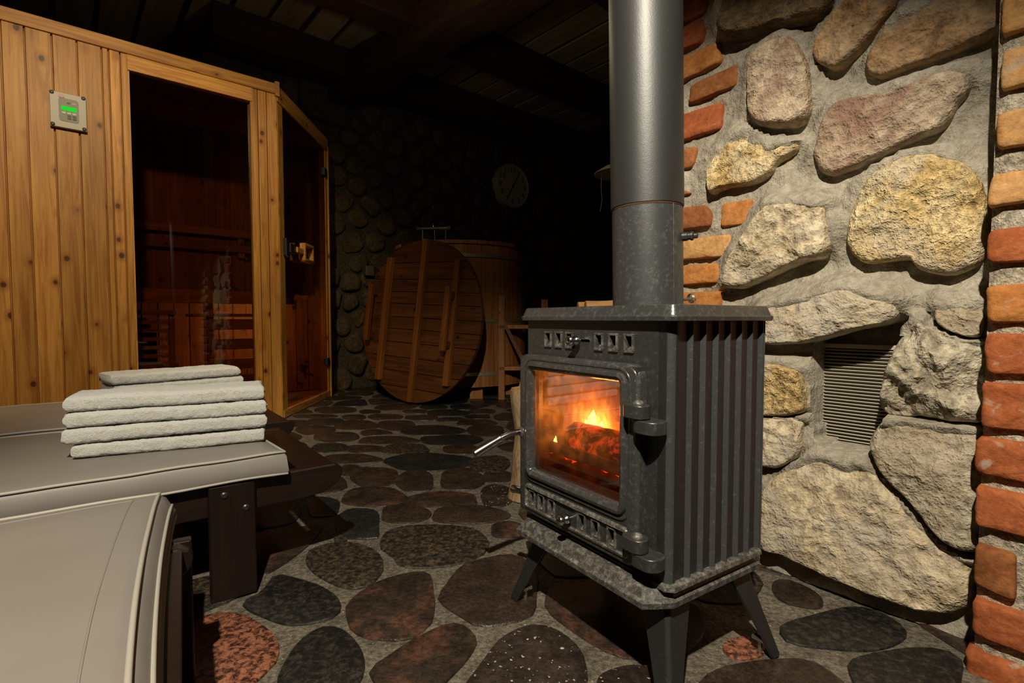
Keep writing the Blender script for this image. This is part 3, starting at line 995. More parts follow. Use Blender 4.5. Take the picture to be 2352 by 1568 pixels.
# ================================================================== STOVE
SC = Vector((0.2462, 1.0224))
SRZ = math.atan2(-0.8315, 0.5556)
stove = empty('wood_stove', (SC.x, SC.y, 0), SRZ)
props(stove, 'black cast-iron wood stove with a fire burning behind its glass door', 'stove')
XL, XR, YF, YB = -0.1935, 0.1935, -0.127, 0.127

def chamf(x0, x1, y0, y1, c):
    return [(x0 + c, y0), (x1 - c, y0), (x1, y0 + c), (x1, y1 - c), (x1 - c, y1), (x0 + c, y1), (x0, y1 - c), (x0, y0 + c)]

# top plate
rings = []
for z, o_, c in ((0.6165, 0.0095, 0.010), (0.6175, 0.0125, 0.012), (0.624, 0.0135, 0.012), (0.6262, 0.0125, 0.012), (0.6268, 0.0105, 0.011),
                 (0.640, 0.0055, 0.009), (0.6425, 0.0045, 0.009), (0.6433, 0.002, 0.008)):
    rings.append([(x, y, z) for x, y in rrect(XL - o_, XR + o_, YF - o_, YB + o_, c * 1.3, 5)])
MB().loft(rings).build('top_plate', M['iron_lit'], stove, smooth=25)

# front panel with air slots
slots_top = [0.1935 - L for L in (0.312, 0.278, 0.245, 0.163, 0.127, 0.090)]
hz = [(c - 0.008, c + 0.008, 0.567, 0.591) for c in slots_top]
GX0, GX1, GZ0, GZ1 = -0.1505, 0.103, 0.306, 0.515
front = grid_plate(XL + 0.003, 0.166, 0.198, 0.6175, YF, YF + 0.01, hz + [(-0.045, 0.005, 0.577, 0.582), (GX0, GX1, GZ0, GZ1)])
front = front.build('front_panel', M['iron'], stove)
def slot_rim(c, z0, z1, y, parent, w=0.011):
    m = MB()
    for a, b in (((c - w, y - .0035, z0 - .003), (c - w + .004, y + .004, z1 + .003)), ((c + w - .004, y - .0035, z0 - .003), (c + w, y + .004, z1 + .003)),
                 ((c - w, y - .0035, z1), (c + w, y + .004, z1 + .004)), ((c - w, y - .0035, z0 - .004), (c + w, y + .004, z0))):
        m.box(a, b)
    # sloping throat behind the slot
    m.add([(c - w + .003, y + .002, z0), (c + w - .003, y + .002, z0), (c + w - .003, y + .016, z0 + .011), (c - w + .003, y + .016, z0 + .011)], [(0, 1, 2, 3)])
    m.build('vent_rim', M['iron_dusty'], parent, bevel=0.0008)
for c in slots_top: slot_rim(c, 0.567, 0.591, YF, front)
bx('slot_backing', (-0.15, YF + 0.018, 0.552), (0.14, YF + 0.022, 0.606), M['black'], front)
def knob(x, y, z, parent, name='slider_knob'):
    MB().lathe([(0.0035, 0), (0.0035, 0.007), (0.0085, 0.008), (0.0095, 0.011), (0.0085, 0.014), (0.0055, 0.0165), (0.0055, 0.0185), (0.0085, 0.021), (0.0095, 0.026), (0.0075, 0.030), (0.003, 0.0315)],
               (x, y, z), (0, -1, 0), 20).build(name, M['chrome'], parent, smooth=50)
knob(-0.022, YF, 0.5795, stove)

# corner columns and ribbed flanks
def flank(sgn):
    pts = []
    n = 7
    pts.append((0.160, YF + 0.006))
    pts.append((0.163, YF + 0.0005))
    for k in range(7):
        a = math.radians(-90 + 90 * k / 6)
        pts.append((0.178 + 0.0135 * math.cos(a), YF + 0.014 + 0.0135 * math.sin(a)))
    y0, y1 = YF + 0.022, YB
    step = (y1 - y0) / n
    for i in range(n):
        a = y0 + i * step
        pts += [(0.1868, a), (0.1868, a + step * 0.62), (0.1871, a + step * 0.64), (0.1930, a + step * 0.79), (0.1935, a + step * 0.81),
                (0.1935, a + step * 0.86), (0.1930, a + step * 0.88), (0.1868, a + step * 0.93)]
    pts += [(0.1935, YB), (0.17, YB), (0.17, YF + 0.02)]
    if sgn < 0: pts = [(-x, y) for x, y in pts][::-1]
    return MB().prism(pts, 0.198, 0.6175)
for sgn in (1, -1):
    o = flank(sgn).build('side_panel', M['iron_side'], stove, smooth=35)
    o.data.materials.append(M['iron_rib_lit'])
    for f in o.data.polygons:      # highlight painted as lighter iron on lamp-facing rib edges and corner round
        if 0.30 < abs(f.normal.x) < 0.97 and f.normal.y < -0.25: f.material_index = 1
bx('back_panel', (-0.17, YB - 0.008, 0.198), (0.17, YB, 0.6175), M['iron'], stove)

# fire chamber
fbx = MB()
fbx.add([(-.168, -.112, .30), (.168, -.112, .30), (.168, .115, .30), (-.168, .115, .30), (-.168, -.112, .60), (.168, -.112, .60), (.168, .115, .60), (-.168, .115, .60)],
        [(0, 1, 2, 3), (7, 6, 5, 4), (1, 5, 6, 2), (2, 6, 7, 3), (3, 7, 4, 0)])
fbx.build('fire_chamber', M['soot'], stove)
bx('log_guard', (-.166, -.108, .338), (.166, -.100, .362), M['soot'], stove, 0.002)
bx('grate', (-.166, -.10, .318), (.166, .11, .326), M['soot'], stove)

# base tray
def tray_ring(o_, z):
    x0, x1, y0, y1 = XL - 0.013 - o_, XR + 0.002 + o_, YF - 0.036 - o_, YB + 0.036 + o_
    def corner(cx, cy, sx, sy):
        return [(cx + sx * 0.026, cy), (cx + sx * 0.013, cy + sy * 0.021), (cx, cy + sy * 0.044)]
    P = []
    P += [p for p in corner(x1, y0, -1, 1)]
    P += [p for p in corner(x1, y1, -1, -1)][::-1]
    P += [p for p in corner(x0, y1, 1, -1)]
    P += [p for p in corner(x0, y0, 1, 1)][::-1]
    return [(x, y, z) for x, y in P]
MB().loft([tray_ring(-0.012, .160), tray_ring(0.0, .1625), tray_ring(0.001, .172), tray_ring(-0.003, .1755), tray_ring(-0.005, .1765), tray_ring(-0.008, .184),
           tray_ring(-0.011, .1905), tray_ring(-0.015, .1925), tray_ring(-0.024, .1935)]).build('base_tray', M['iron_dusty'], stove, smooth=25)
m = MB()
m.loft([[(x, y, z) for x, y in chamf(XL - e, XR + e, YF - e, YB + e, 0.012)] for z, e in ((.190, .006), (.197, .005), (.2, .0))])
m.build('plinth', M['iron_dusty'], stove, smooth=30)

# legs
def leg(sx, sy):
    rings = []
    for z, k, arm, th in ((0.163, 0.0, 0.060, 0.009), (0.13, 0.006, 0.052, 0.009), (0.08, 0.018, 0.040, 0.008), (0.03, 0.030, 0.030, 0.008), (0.006, 0.036, 0.027, 0.009), (0.0, 0.036, 0.024, 0.008)):
        cx, cy = 0.180 + k * 1.15, 0.115 + k * 1.1
        L = [(cx - arm, cy), (cx - 0.006, cy), (cx, cy - 0.006), (cx, cy - arm), (cx - th, cy - arm), (cx - th, cy - th), (cx - arm, cy - th)]
        L = [(x * sx, y * sy, z) for x, y in L]
        if sx * sy > 0: L = L[::-1]
        rings.append(L)
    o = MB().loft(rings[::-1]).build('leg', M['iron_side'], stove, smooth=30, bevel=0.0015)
    cx, cy = (0.180 + 0.030) * sx, (0.115 + 0.030) * sy
    m = MB()
    m.box((min(cx - .026 * sx, cx - .004 * sx), min(cy - .026 * sy, cy - .004 * sy), 0.026), (max(cx - .026 * sx, cx - .004 * sx), max(cy - .026 * sy, cy - .004 * sy), 0.032))
    m.build('foot_bracket', M['iron_dusty'], o)
    MB().lathe([(0.004, 0.0), (0.004, 0.036), (0.007, 0.036), (0.007, 0.041), (0.003, 0.042)], (cx - .015 * sx, cy - .015 * sy, 0.0), (0, 0, 1), 8).build('bolt', M['steel'], o)
for sx in (-1, 1):
    for sy in (-1, 1): leg(sx, sy)

# door
DY0, DY1 = YF - 0.021, YF - 0.001
DX0, DX1, DZ0, DZ1 = XL - 0.002, 0.143, 0.208, 0.546
slots_low = [0.1935 - L for L in (0.340, 0.309, 0.275, 0.185, 0.148, 0.108)]
door = empty('door')
door.parent = stove
out = rrect(DX0, DX1, DZ0, DZ1, 0.022, 6)
# door leaf: plate with holes, rounded by an outer band
leaf = grid_plate(DX0 + 0.004, DX1 - 0.004, DZ0 + 0.004, DZ1 - 0.004, DY0 + 0.002, DY1, [(GX0 - .004, GX1 + .004, GZ0 - .004, GZ1 + .004)] + [(c - .0085, c + .0085, 0.229, 0.259) for c in slots_low])
leaf.build('door_leaf', M['iron'], door)
rim = [(-0.0, DY1), (0.0, DY0 + 0.006), (-0.0012, DY0 + 0.0042), (-0.0048, DY0 + 0.0008), (-0.008, DY0), (-0.022, DY0)]
def band(rect, r, prof, seg=6):
    """sweep a (inset, y) profile around a rounded rectangle in the xz plane"""
    x0, x1, z0, z1 = rect
    rings = []
    for ins, y in prof:
        rr = max(r + ins, 0.0015)
        rings.append([(x, y, z) for x, z in rrect(x0 - ins, x1 + ins, z0 - ins, z1 + ins, rr, seg)])
    return MB().loft(rings, False, False)
band((DX0, DX1, DZ0, DZ1), 0.024, rim).build('door_rim', M['iron_lit'], door, smooth=25)
band((GX0, GX1, GZ0, GZ1), 0.004, [(0.028, DY0 + 0.004), (0.0245, DY0 - 0.001), (0.021, DY0 - 0.001), (0.0195, DY0 + 0.0015), (0.017, DY0 + 0.0015), (0.0145, DY0 - 0.005),
     (0.009, DY0 - 0.0065), (0.004, DY0 - 0.004), (0.0, DY0 + 0.002), (0.0, DY0 + 0.012)]).build('window_bead', M['iron_lit'], door, smooth=40)
band((-0.170, 0.124, 0.222, 0.270), 0.008, [(0.003, DY0 + .002), (0.0, DY0 - .003), (-0.004, DY0 - .004), (-0.007, DY0 + .002)]).build('slot_bead', M['iron_dusty'], door, smooth=40)
for c in slots_low: slot_rim(c, 0.229, 0.259, DY0 + 0.002, door)
bx('slot_backing', (-0.18, DY1 - 0.003, 0.222), (0.13, DY1 - 0.001, 0.268), M['black'], door)
bx('glass_pane', (GX0 - .003, DY0 + .011, GZ0 - .003), (GX1 + .003, DY0 + .014, GZ1 + .003), M['stove_glass'], door, label='sooty heat-proof glass pane')
knob(-0.024, DY0 + 0.002, 0.243, door)
# handle
h = MB().tube([(-0.186, DY0 + .004, .378), (-0.1885, DY0 - .012, .378), (-0.191, DY0 - .026, .376), (-0.194, DY0 - .040, .371), (-0.196, DY0 - .05, .3665)], 0.0062, 12)
h = h.build('door_handle', M['chrome'], door, smooth=60)
MB().tube([(-0.1955, DY0 - .045, .3685), (-0.1960, DY0 - .047, .3678), (-0.1975, DY0 - .056, .3635), (-0.2005, DY0 - .104, .3435), (-0.2008, DY0 - .107, .3420)], [0.0072, 0.0095, 0.0088, 0.0100, 0.0090], 14).build('door_handle_grip', M['chrome'], door, smooth=40)
MB().lathe([(0.011, 0), (0.011, 0.003), (0.006, 0.006)], (-0.186, DY0 + 0.002, .378), (0, -1, 0), 14).build('handle_boss', M['steel'], door, smooth=40)
MB().tube([(XL - .001, DY0 + .008, .2455), (XL - .010, DY0 + .006, .2455), (XL - .026, DY0 + .001, .2450), (XL - .028, DY0 + .0005, .2450)], [0.0078, 0.0078, 0.0086, 0.0072], 12).build('latch_pin', M['chrome'], door, smooth=40)
# hinges
for z in (0.462, 0.247):
    hg = empty('hinge')
    hg.parent = stove
    def lug(x0, x1, y0, y1, z0, z1, name):
        r = min(x1 - x0, y1 - y0) / 2 * 0.9
        MB().prism(rrect(x0, x1, y0, y1, r, 6), z0, z1).build(name, M['iron'], hg, smooth=40, bevel=0.0015)
    lug(0.122, 0.166, DY0 - 0.020, DY0 + 0.012, z, z + 0.022, 'door_lug')
    lug(0.138, 0.190, DY0 - 0.017, DY0 + 0.026, z - 0.022, z - 0.001, 'frame_lug')
    MB().lathe([(0.0, 0.0), (0.0095, 0.0), (0.0095, 0.0025), (0.006, 0.006), (0.0, 0.0072)], (0.148, DY0 - 0.005, z + 0.022), (0, 0, 1), 14).build('hinge_pin', M['iron_dusty'], hg, smooth=50)

# ---------- fire inside
def S(x, y, z):
    c, s = math.cos(SRZ), math.sin(SRZ)
    return (SC.x + c * x - s * y, SC.y + s * x + c * y, z)
def fire_log(p0, p1, r, label, seed):
    p0, p1 = Vector(S(*p0)), Vector(S(*p1))
    mb = MB()
    pts = [p0.lerp(p1, i / 14) for i in range(15)]
    mb.tube(pts, [r * (0.72 if i in (0, 14) else 1) for i in range(15)], 22)
    mb.v = [tuple(Vector(v) + Vector((fbm(v, 30, 3), fbm((v[1], v[2], v[0]), 30, 3), fbm((v[2], v[0], v[1] + seed), 30, 3))) * 0.005) for v in mb.v]
    return props(mb.build('burning_log', M['hot_log'], smooth=60), label, 'log')
fire_log((-.125, -.060, .366), (.125, -.052, .368), .036, 'glowing log lying across the front of the stove fire', 1)
fire_log((-.13, .035, .362), (.13, .045, .364), .034, 'charred log at the back of the stove fire', 2)
fire_log((-.02, .07, .425), (.135, -.035, .405), .027, 'charred log propped on top of the burning pile', 3)
eb = MB()
n = 34
vg, fg = [], []
for j in range(n + 1):
    for i in range(n + 1):
        x, y = -.16 + .32 * i / n, -.098 + .2 * j / n
        vg.append(S(x, y, .334 + .010 * fbm((x, y, 5), 34, 4)))
for j in range(n):
    for i in range(n):
        a = j * (n + 1) + i
        fg.append((a, a + 1, a + n + 2, a + n + 1))
eb.add(vg, fg)
props(eb.build('ember_bed', M['embers'], smooth=80), 'bed of red glowing embers on the stove grate', 'embers', kind='stuff')
def flame_tongue(root, x, y, z, h, r, mat, seed, lean=0.0, flat=0.7):
    rings = []
    nr, ns = 12, 14
    for i in range(nr + 1):
        f = i / nr
        rad = r * (math.sin(PI * min(1, (f * 0.9 + 0.1))) ** 0.8) * (1 - f * 0.55)
        ox = lean * f * f + 0.35 * r * noise.noise(Vector((f * 3, seed, 0)))
        oy = 0.3 * r * noise.noise(Vector((f * 3, seed, 9)))
        rings.append([(x + ox + rad * math.cos(2 * PI * k / ns) * (1 + .25 * noise.noise(Vector((k, f * 5, seed)))), y + oy + rad * flat * math.sin(2 * PI * k / ns), z + h * f) for k in range(ns)])
    MB().loft(rings).build('flame_tongue', mat, root, smooth=80)
flame = empty('flame', S(-0.030, -0.012, -0.012), SRZ)
props(flame, 'bright yellow and orange flame rising from the burning logs', 'flame')
flame_tongue(flame, -.062, -.02, .392, .050, .017, M['flame_core'], 1, .006)
flame_tongue(flame, -.040, -.018, .388, .034, .013, M['flame_core'], 2, .01)
flame_tongue(flame, -.078, -.016, .386, .030, .012, M['flame_core'], 3, -.008)
flame_tongue(flame, -.115, -.075, .36, .022, .006, M['flame_core'], 9, 0)
def flame_volume():
    k = NT('flame_gas')
    tc = k.n('ShaderNodeTexCoord')
    mp = k.n('ShaderNodeMapping')
    mp.inputs['Scale'].default_value = (34, 34, 17)
    k.l(tc.outputs['Object'], mp.inputs[0])
    n = k.noise(mp.outputs[0], 1.0, 4, 0.6, 1.2)
    # falls off away from the hearth of the fire
    ds = k.n('ShaderNodeVectorMath', operation='SUBTRACT')
    k.l(tc.outputs['Object'], ds.inputs[0])
    ds.inputs[1].default_value = (-0.055, -0.012, 0.395)
    sc = k.n('ShaderNodeVectorMath', operation='MULTIPLY')
    k.l(ds.outputs[0], sc.inputs[0])
    sc.inputs[1].default_value = (13.0, 24.0, 11.5)
    ln_ = k.n('ShaderNodeVectorMath', operation='LENGTH')
    k.l(sc.outputs[0], ln_.inputs[0])
    ma = k.n('ShaderNodeMath', operation='SUBTRACT')
    k.l(n, ma.inputs[0])
    m3 = k.n('ShaderNodeMath', operation='MULTIPLY')
    k.l(ln_.outputs['Value'], m3.inputs[0])
    m3.inputs[1].default_value = 0.36
    k.l(m3.outputs[0], ma.inputs[1])
    st = k.ramp(ma.outputs[0], [(0.0, 0.0), (0.16, 0.10), (0.34, 0.5), (0.55, 1.0)])
    co_ = k.ramp(ma.outputs[0], [(0.0, (1.0, 0.07, 0.004)), (0.22, (1.0, 0.20, 0.015)), (0.45, (1.0, 0.52, 0.09))])
    mm = k.n('ShaderNodeMath', operation='MULTIPLY')
    k.l(st, mm.inputs[0])
    mm.inputs[1].default_value = 95.0
    e = k.n('ShaderNodeEmission')
    k.l(co_, e.inputs[0])
    k.l(mm.outputs[0], e.inputs[1])
    k.l(e.outputs[0], k.out.inputs['Volume'])
    return k.m
fg_ = MB().loft([[(x, y, z) for x, y in rrect(-.130, .120, -.075, .075, .03, 4)] for z in (.352, .50)])
fg_.build('flame_gas', flame_volume(), flame)
pt = bpy.data.lights.new('fire_glow', 'POINT')
pt.energy = 1.3
pt.color = (1.0, 0.36, 0.08)
pt.shadow_soft_size = 0.03
po = bpy.data.objects.new('fire_glow', pt)
COL.objects.link(po)
po.location = S(-.085, -.03, .425)

# ---------- flue pipe
pc = S(0, 0.0337, 0)
flue = empty('flue_pipe', (pc[0], pc[1], 0.643))
flue.rotation_euler = (0.0, -0.0195, 0.0)
props(flue, 'dark grey steel flue pipe rising from the stove top', 'pipe')
MB().lathe([(0.0690, 0.0), (0.0690, 0.203)], seg=72).build('lower_pipe', M['pipe_low'], flue, smooth=40)
MB().lathe([(0.0672, 0.197), (0.0712, 0.1985), (0.0712, 2.15), (0.068, 2.15)], seg=72).build('upper_pipe', M['pipe'], flue, smooth=40)
MB().lathe([(0.0695, 0.1945), (0.0700, 0.1955), (0.0700, 0.1985), (0.0690, 0.199)], seg=72).build('joint_ring', M['rust'], flue, smooth=40)
for ang, r in ((-60, 0.0014), (-125, 0.0006)):
    a = math.radians(ang)
    MB().tube([(0.0690 * math.cos(a), 0.0690 * math.sin(a), z) for z in (0.002, 0.05, 0.1, 0.15, 0.196)], r, 8).build('weld_seam', M['pipe_low'], flue, smooth=60)
a = math.radians(-28)
d = Vector((math.cos(a), math.sin(a), 0.0))
MB().lathe([(0.009, 0.066), (0.009, 0.078), (0.0075, 0.079), (0.0075, 0.083), (0.009, 0.084), (0.009, 0.088), (0.0055, 0.090), (0.0055, 0.096), (0.003, 0.0975)],
           (0, 0, 0.136), d, 16).build('damper_spindle', M['iron_side'], flue, smooth=40)
a = math.radians(15)
d = Vector((math.cos(a), math.sin(a), 0.0))
e = Vector((-d.y, d.x, 0))
dm = empty('damper_handle'); dm.parent = flue
m = MB()
b0 = d * 0.069
m.add([b0 + e * s + Vector((0, 0, z)) + d * k for k in (0, 0.005) for s in (-.01, .01) for z in (0.002, 0.05)],
      [(0, 1, 3, 2), (4, 6, 7, 5), (0, 4, 5, 1), (2, 3, 7, 6), (1, 5, 7, 3), (0, 2, 6, 4)])
m.build('bracket', M['black'], dm)
MB().tube([d * 0.07 + Vector((0, 0, 0.016)), d * 0.11 + Vector((0, 0, 0.016))], 0.0035, 10).build('rod', M['steel'], dm, smooth=40)
coil = [d * (0.097 + 0.0016 * k / 6) + (e * math.cos(k * PI / 6) + Vector((0, 0, 1)) * math.sin(k * PI / 6)) * 0.009 + Vector((0, 0, 0.018)) for k in range(26)]
MB().tube(coil, 0.0013, 6).build('spring', M['steel'], dm, smooth=60)

# ---------- air grille in the wall
gp = [wuv(x, y, -0.05) for x, y in [(1878, 795), (2062, 790), (2030, 1035), (1885, 1012)]]
gt0, gt1 = min(p.x for p in gp) - 0.012, max(p.x for p in gp) + 0.004
gz0, gz1 = wuv(1890, 1016, -0.05).y, wuv(1890, 788, -0.05).y
grille = empty('air_grille', wpt((gt0 + gt1) / 2, gz0, -0.055), math.atan2(-WV.y, -WV.x))
props(grille, 'metal louvred air grille set into the stone wall', 'grille')
gw = (gt1 - gt0) / 2
gh = gz1 - gz0
bx('backing', (-gw, 0.010, 0), (gw, 0.014, gh), M['black'], grille)
ns = 29
sl = None
for k in range(ns):
    z = gh * (k + 0.5) / (ns + 1.6)
    if sl is None:
        m = MB()
        m.add([(-gw, 0.010, -.0028), (gw, 0.010, -.0028), (gw, -0.001, .0018), (-gw, -0.001, .0018), (-gw, 0.010, -.0012), (gw, 0.010, -.0012), (gw, 0.0005, .0032), (-gw, 0.0005, .0032)],
              [(3, 2, 1, 0), (4, 5, 6, 7), (0, 1, 5, 4), (1, 2, 6, 5), (2, 3, 7, 6), (3, 0, 4, 7)])
        sl = m.build('slat', M['dull_steel'], grille)
        sl.location = (0, 0, z)
    else:
        c = sl.copy()
        COL.objects.link(c)
        c.location = (0, 0, z)
bx('top_bar', (-gw, -0.002, gh * (ns + .3) / (ns + 1.6)), (gw, 0.010, gh), M['dull_steel'], grille, 0.001)
bx('frame_stile', (-gw - .004, -0.003, 0), (-gw + 0.001, 0.012, gh), M['dull_steel'], grille)
bx('frame_stile', (gw - 0.001, -0.003, 0), (gw + .004, 0.012, gh), M['dull_steel'], grille)

# ================================================================== LOUNGERS
L0 = Vector((-0.652, 1.0885))
LU = Vector((0.787, 0.617)).normalized()
LV = Vector((-LU.y, LU.x))

def lounger(label, org, ang, rail_end, leg0):
    root = empty('sun_lounger', (org.x, org.y, 0), ang)
    props(root, label, 'sun lounger', 'dark wooden loungers')
    x0 = rail_end - 1.75
    prof = [(x0, 0.185), (rail_end - 0.10, 0.185), (rail_end - 0.05, 0.19), (rail_end - 0.02, 0.203), (rail_end - 0.004, 0.222), (rail_end, 0.238), (rail_end - 0.006, 0.250), (rail_end - 0.02, 0.256), (x0, 0.256)]
    for y0 in (0.021, 0.553):
        rings = [[(x, y, z) for x, z in prof] for y in (y0, y0 + 0.026)]
        MB().loft(rings[::-1]).build('side_rail', M['lounger_wood'], root, bevel=0.003)
    for y0 in (0.0, 0.580):
        for x in (leg0, x0 + 0.1):
            lg = bx('leg', (x, y0, 0), (x + 0.092, y0 + 0.020, 0.2575), M['lounger_wood_z'], root, 0.003)
            if y0 == 0.0:
                for dx, z in ((0.03, 0.235), (0.072, 0.199)):
                    MB().lathe([(0.0075, 0), (0.0075, 0.0015), (0.0045, 0.004), (0.0045, 0.0025), (0.001, 0.0025)], (x + dx, 0.0, z), (0, -1, 0), 12).build('bolt_head', M['iron_side'], lg, smooth=40)
    x = rail_end - 0.015
    k = 0
    while x > x0 + 0.1:
        w = 0.088 if k == 0 else 0.065
        bx('slat', (x - w, 0.047, 0.236), (x, 0.553, 0.254), M['lounger_wood'], root, 0.003)
        x -= w + (0.014 if k == 0 else 0.05)
        k += 1
    bx('cross_bar', (leg0 + 0.03, 0.047, 0.165), (leg0 + 0.055, 0.553, 0.2), M['lounger_wood'], root, 0.002)
    return root

def cushion(label, org, ang, x0, x1, y0, y1, zb, zt, flare=0.0, mid=False, seam=False):
    root = empty('lounger_cushion', (org.x, org.y, zb), ang)
    props(root, label, 'cushion', 'white lounger cushions')
    th = zt - zb
    def outline(ins, z, n=26):
        P = []
        c = [(x0 + ins, y0 + ins), (x1 - ins, y0 + ins), (x1 - ins, y1 - ins), (x0 + ins, y1 - ins)]
        for i in range(4):
            a, b = Vector(c[i]), Vector(c[(i + 1) % 4])
            nn = n * 2 if i % 2 == 0 else n
            for k in range(nn):
                f = k / nn
                p = a.lerp(b, f)
                # edges bow in a little between the corners
                bow = 0.010 * math.sin(PI * f) ** 0.6
                nrm = Vector((b.y - a.y, a.x - b.x)).normalized()
                p = p - nrm * bow
                zz = z + 0.0035 * noise.noise(Vector((p.x * 7, p.y * 7, z * 30)))
                P.append((p.x, p.y, zz))
        return P
    rings = [outline(0.05, 0.0), outline(-flare, 0.002), outline(-flare - 0.006, th * 0.22), outline(-flare * 0.6 - 0.006, th * 0.5), outline(-flare * 0.3 - 0.005, th * 0.78), outline(0.0, th * 0.94),
             outline(0.012, th * 1.0), outline(0.04, th * 1.025), outline(0.10, th * 1.04), outline(0.18, th * 1.04), outline(0.27, th * 1.04)]
    MB().loft(rings).build('cushion_body', M['vinyl'], root, smooth=60)
    MB().tube(outline(-0.003, th * 0.95), 0.0032, 8, closed=True).build('piping', M['piping'], root, smooth=70)
    MB().tube(outline(-flare - 0.003, 0.006), 0.0032, 8, closed=True).build('piping', M['piping'], root, smooth=70)
    if mid: MB().tube(outline(-flare * 0.55 - 0.008, th * 0.48), 0.003, 8, closed=True).build('piping', M['piping'], root, smooth=70)
    if seam: MB().tube(outline(0.032, th * 1.018), 0.0012, 6, closed=True).build('seam', M['vinyl'], root, smooth=70)
    return root

a2 = math.atan2(LU.y, LU.x)
lounger('dark brown wooden sun lounger in the middle, under the larger stack of towels', L0, a2, 0.30, 0.0)
cushion('white cushion under the larger stack of four towels', L0, a2, -1.35, 0.152, 0.0, 0.60, 0.257, 0.314, 0.004)
O3 = L0 + LV * 0.655 + LU * 0.06
lounger('dark brown wooden sun lounger farthest back, nearest the sauna cabin', O3, a2, 0.30, 0.0)
cushion('white cushion farthest back, under the smaller towel stack', O3, a2, -1.35, 0.152, 0.0, 0.60, 0.257, 0.314, 0.004)
# near lounger at the bottom left
U1 = Vector((0.843, 0.5375)).normalized()
V1 = Vector((-U1.y, U1.x))
corner = Vector((-0.6196, 0.8866))
O1 = corner - V1 * 0.60
a1 = math.atan2(U1.y, U1.x)
lounger('dark brown wooden sun lounger in the bottom left corner, nearest the camera', O1 - V1 * 0.075, a1, 0.050, -0.044)
cushion('large white cushion in the bottom left corner with triple piping', O1, a1, -1.5, 0.0, 0.0, 0.60, 0.257, 0.316, 0.022, True, True)

# ---------- towels
def towel(loc, ang, L, D, T, label, group, seed):
    root = empty('folded_towel', loc, ang)
    props(root, label, 'towel', group)
    nx, ns = 150, 84
    rings = []
    for i in range(nx + 1):
        f = i / nx
        x = L * f
        e = min(f, 1 - f) * L
        k = 1.0 if e > 0.010 else math.sqrt(max(0.0, 1 - (1 - e / 0.010) ** 2)) * 0.35 + 0.65
        sag = 0.003 * noise.noise(Vector((x * 6, seed, 0)))
        ring = []
        for j in range(ns):
            a = 2 * PI * j / ns
            c, s = math.cos(a), math.sin(a)
            # flattened roll: full round front fold, square-ish section
            y = D / 2 + D / 2 * math.copysign(abs(c) ** 0.22, c)
            z = T / 2 + T / 2 * k * math.copysign(abs(s) ** 0.55, s)
            nrm = Vector((0, c, s))
            p = Vector((x, y, z + sag))
            amp = 0.0010 * fbm((p.x + seed, p.y, p.z), 240, 3) + 0.0016 * fbm((p.x + seed * 2, p.y, p.z), 45, 3)
            p += nrm * (amp * min(1.0, e / 0.004 + 0.3))
            if e < 0.003: p.x += 0.004 * noise.noise(Vector((p.y * 60, p.z * 60, seed)))
            ring.append(p)
        rings.append(ring)
    MB().loft(rings[::-1]).build('terry_cloth', M['towel'], root, smooth=80)
    # rolled hem showing at the end of the fold
    MB().tube([(L - 0.004, D * 0.05, T * 0.52), (L + 0.0015, D * 0.2, T * 0.5), (L + 0.0015, D * 0.55, T * 0.48), (L - 0.002, D * 0.9, T * 0.5)], 0.003, 8).build('hem', M['towel'], root, smooth=60)
    return root
CT = 0.3165
A, B = fl(156, 1060, CT), fl(609, 1014, CT)
ax = (B - A).xy.normalized()
ta = math.atan2(ax.y, ax.x)
dv = Vector((-ax.y, ax.x))
names4 = ['bottom towel of the larger white stack', 'second white towel from the bottom of the larger stack', 'third white towel from the bottom of the larger stack', 'top white towel of the larger stack']
for k in range(4):
    s = [0.012, -0.004, 0.0, 0.0][k]
    p = A.xy + ax * (s - 0.006) + dv * [0.002, -0.004, 0.0, 0.003][k]
    towel((p.x, p.y, CT + 0.0346 * k), ta + [0, .008, -.006, .004][k], (B - A).length + [-.012, .008, .004, 0.0][k] + 0.006, 0.15, 0.0342, names4[k] + ', folded terry', 'towels in the larger stack', 1.3 + k)
A3, B3 = fl(256, 862, 0.450), fl(551, 842, 0.450)
ax = (B3 - A3).xy.normalized()
ta = math.atan2(ax.y, ax.x)
names3 = ['bottom towel of the smaller white stack behind', 'second towel from the bottom of the smaller white stack behind', 'third towel from the bottom of the smaller white stack behind', 'top towel of the smaller white stack behind']
for k in range(4):
    p = A3.xy + ax * [0.008, 0.0, 0.006, 0.0][k]
    towel((p.x, p.y, CT + 0.0338 * k), ta + [0, .01, 0, -.006][k], (B3 - A3).length + [0, .0, .006, 0][k], 0.16, 0.0335, names3[k], 'towels in the smaller stack', 7.7 + k)

# ================================================================== SAUNA CABIN
C1 = Vector((-1.423, 3.168))
SA = math.atan2(0.656, 0.7548)
SH = 2.035
sauna = empty('sauna_cabin', (C1.x, C1.y, 0), SA)
props(sauna, 'knotty pine sauna cabin with a tinted window and angled glass door', 'sauna')
SX, SY = Vector((0.7548, 0.656)), Vector((-0.656, 0.7548))
SN = Vector((0.656, -0.7548))
def sloc(x, y):
    """cabin x and z of a photo position on the cabin front"""
    q = pl(x, y, C1, SN)
    return (q.xy - C1).dot(SX), q.z
def gx(x, y=400): return sloc(x, y)[0]
ztop_w = sloc(297, 163)[1]
zw = (sloc(297, 160)[1] + sloc(578, 235)[1]) / 2
cuts = [-2.3, -2.2, -2.1, -2.0, -1.9, -1.8, -1.7, -1.6, -1.5, -1.4, -1.3]
left_px = [(8, 300), (62, 300), (124, 300), (181, 300), (237, 300), (253, 300), (279, 300)]
xs = [gx(*p) for p in left_px]
while xs[0] > -2.2: xs.insert(0, xs[0] - 0.094)
wx0, wx1 = gx(301, 400), gx(582, 420)
zh = SH - 0.062
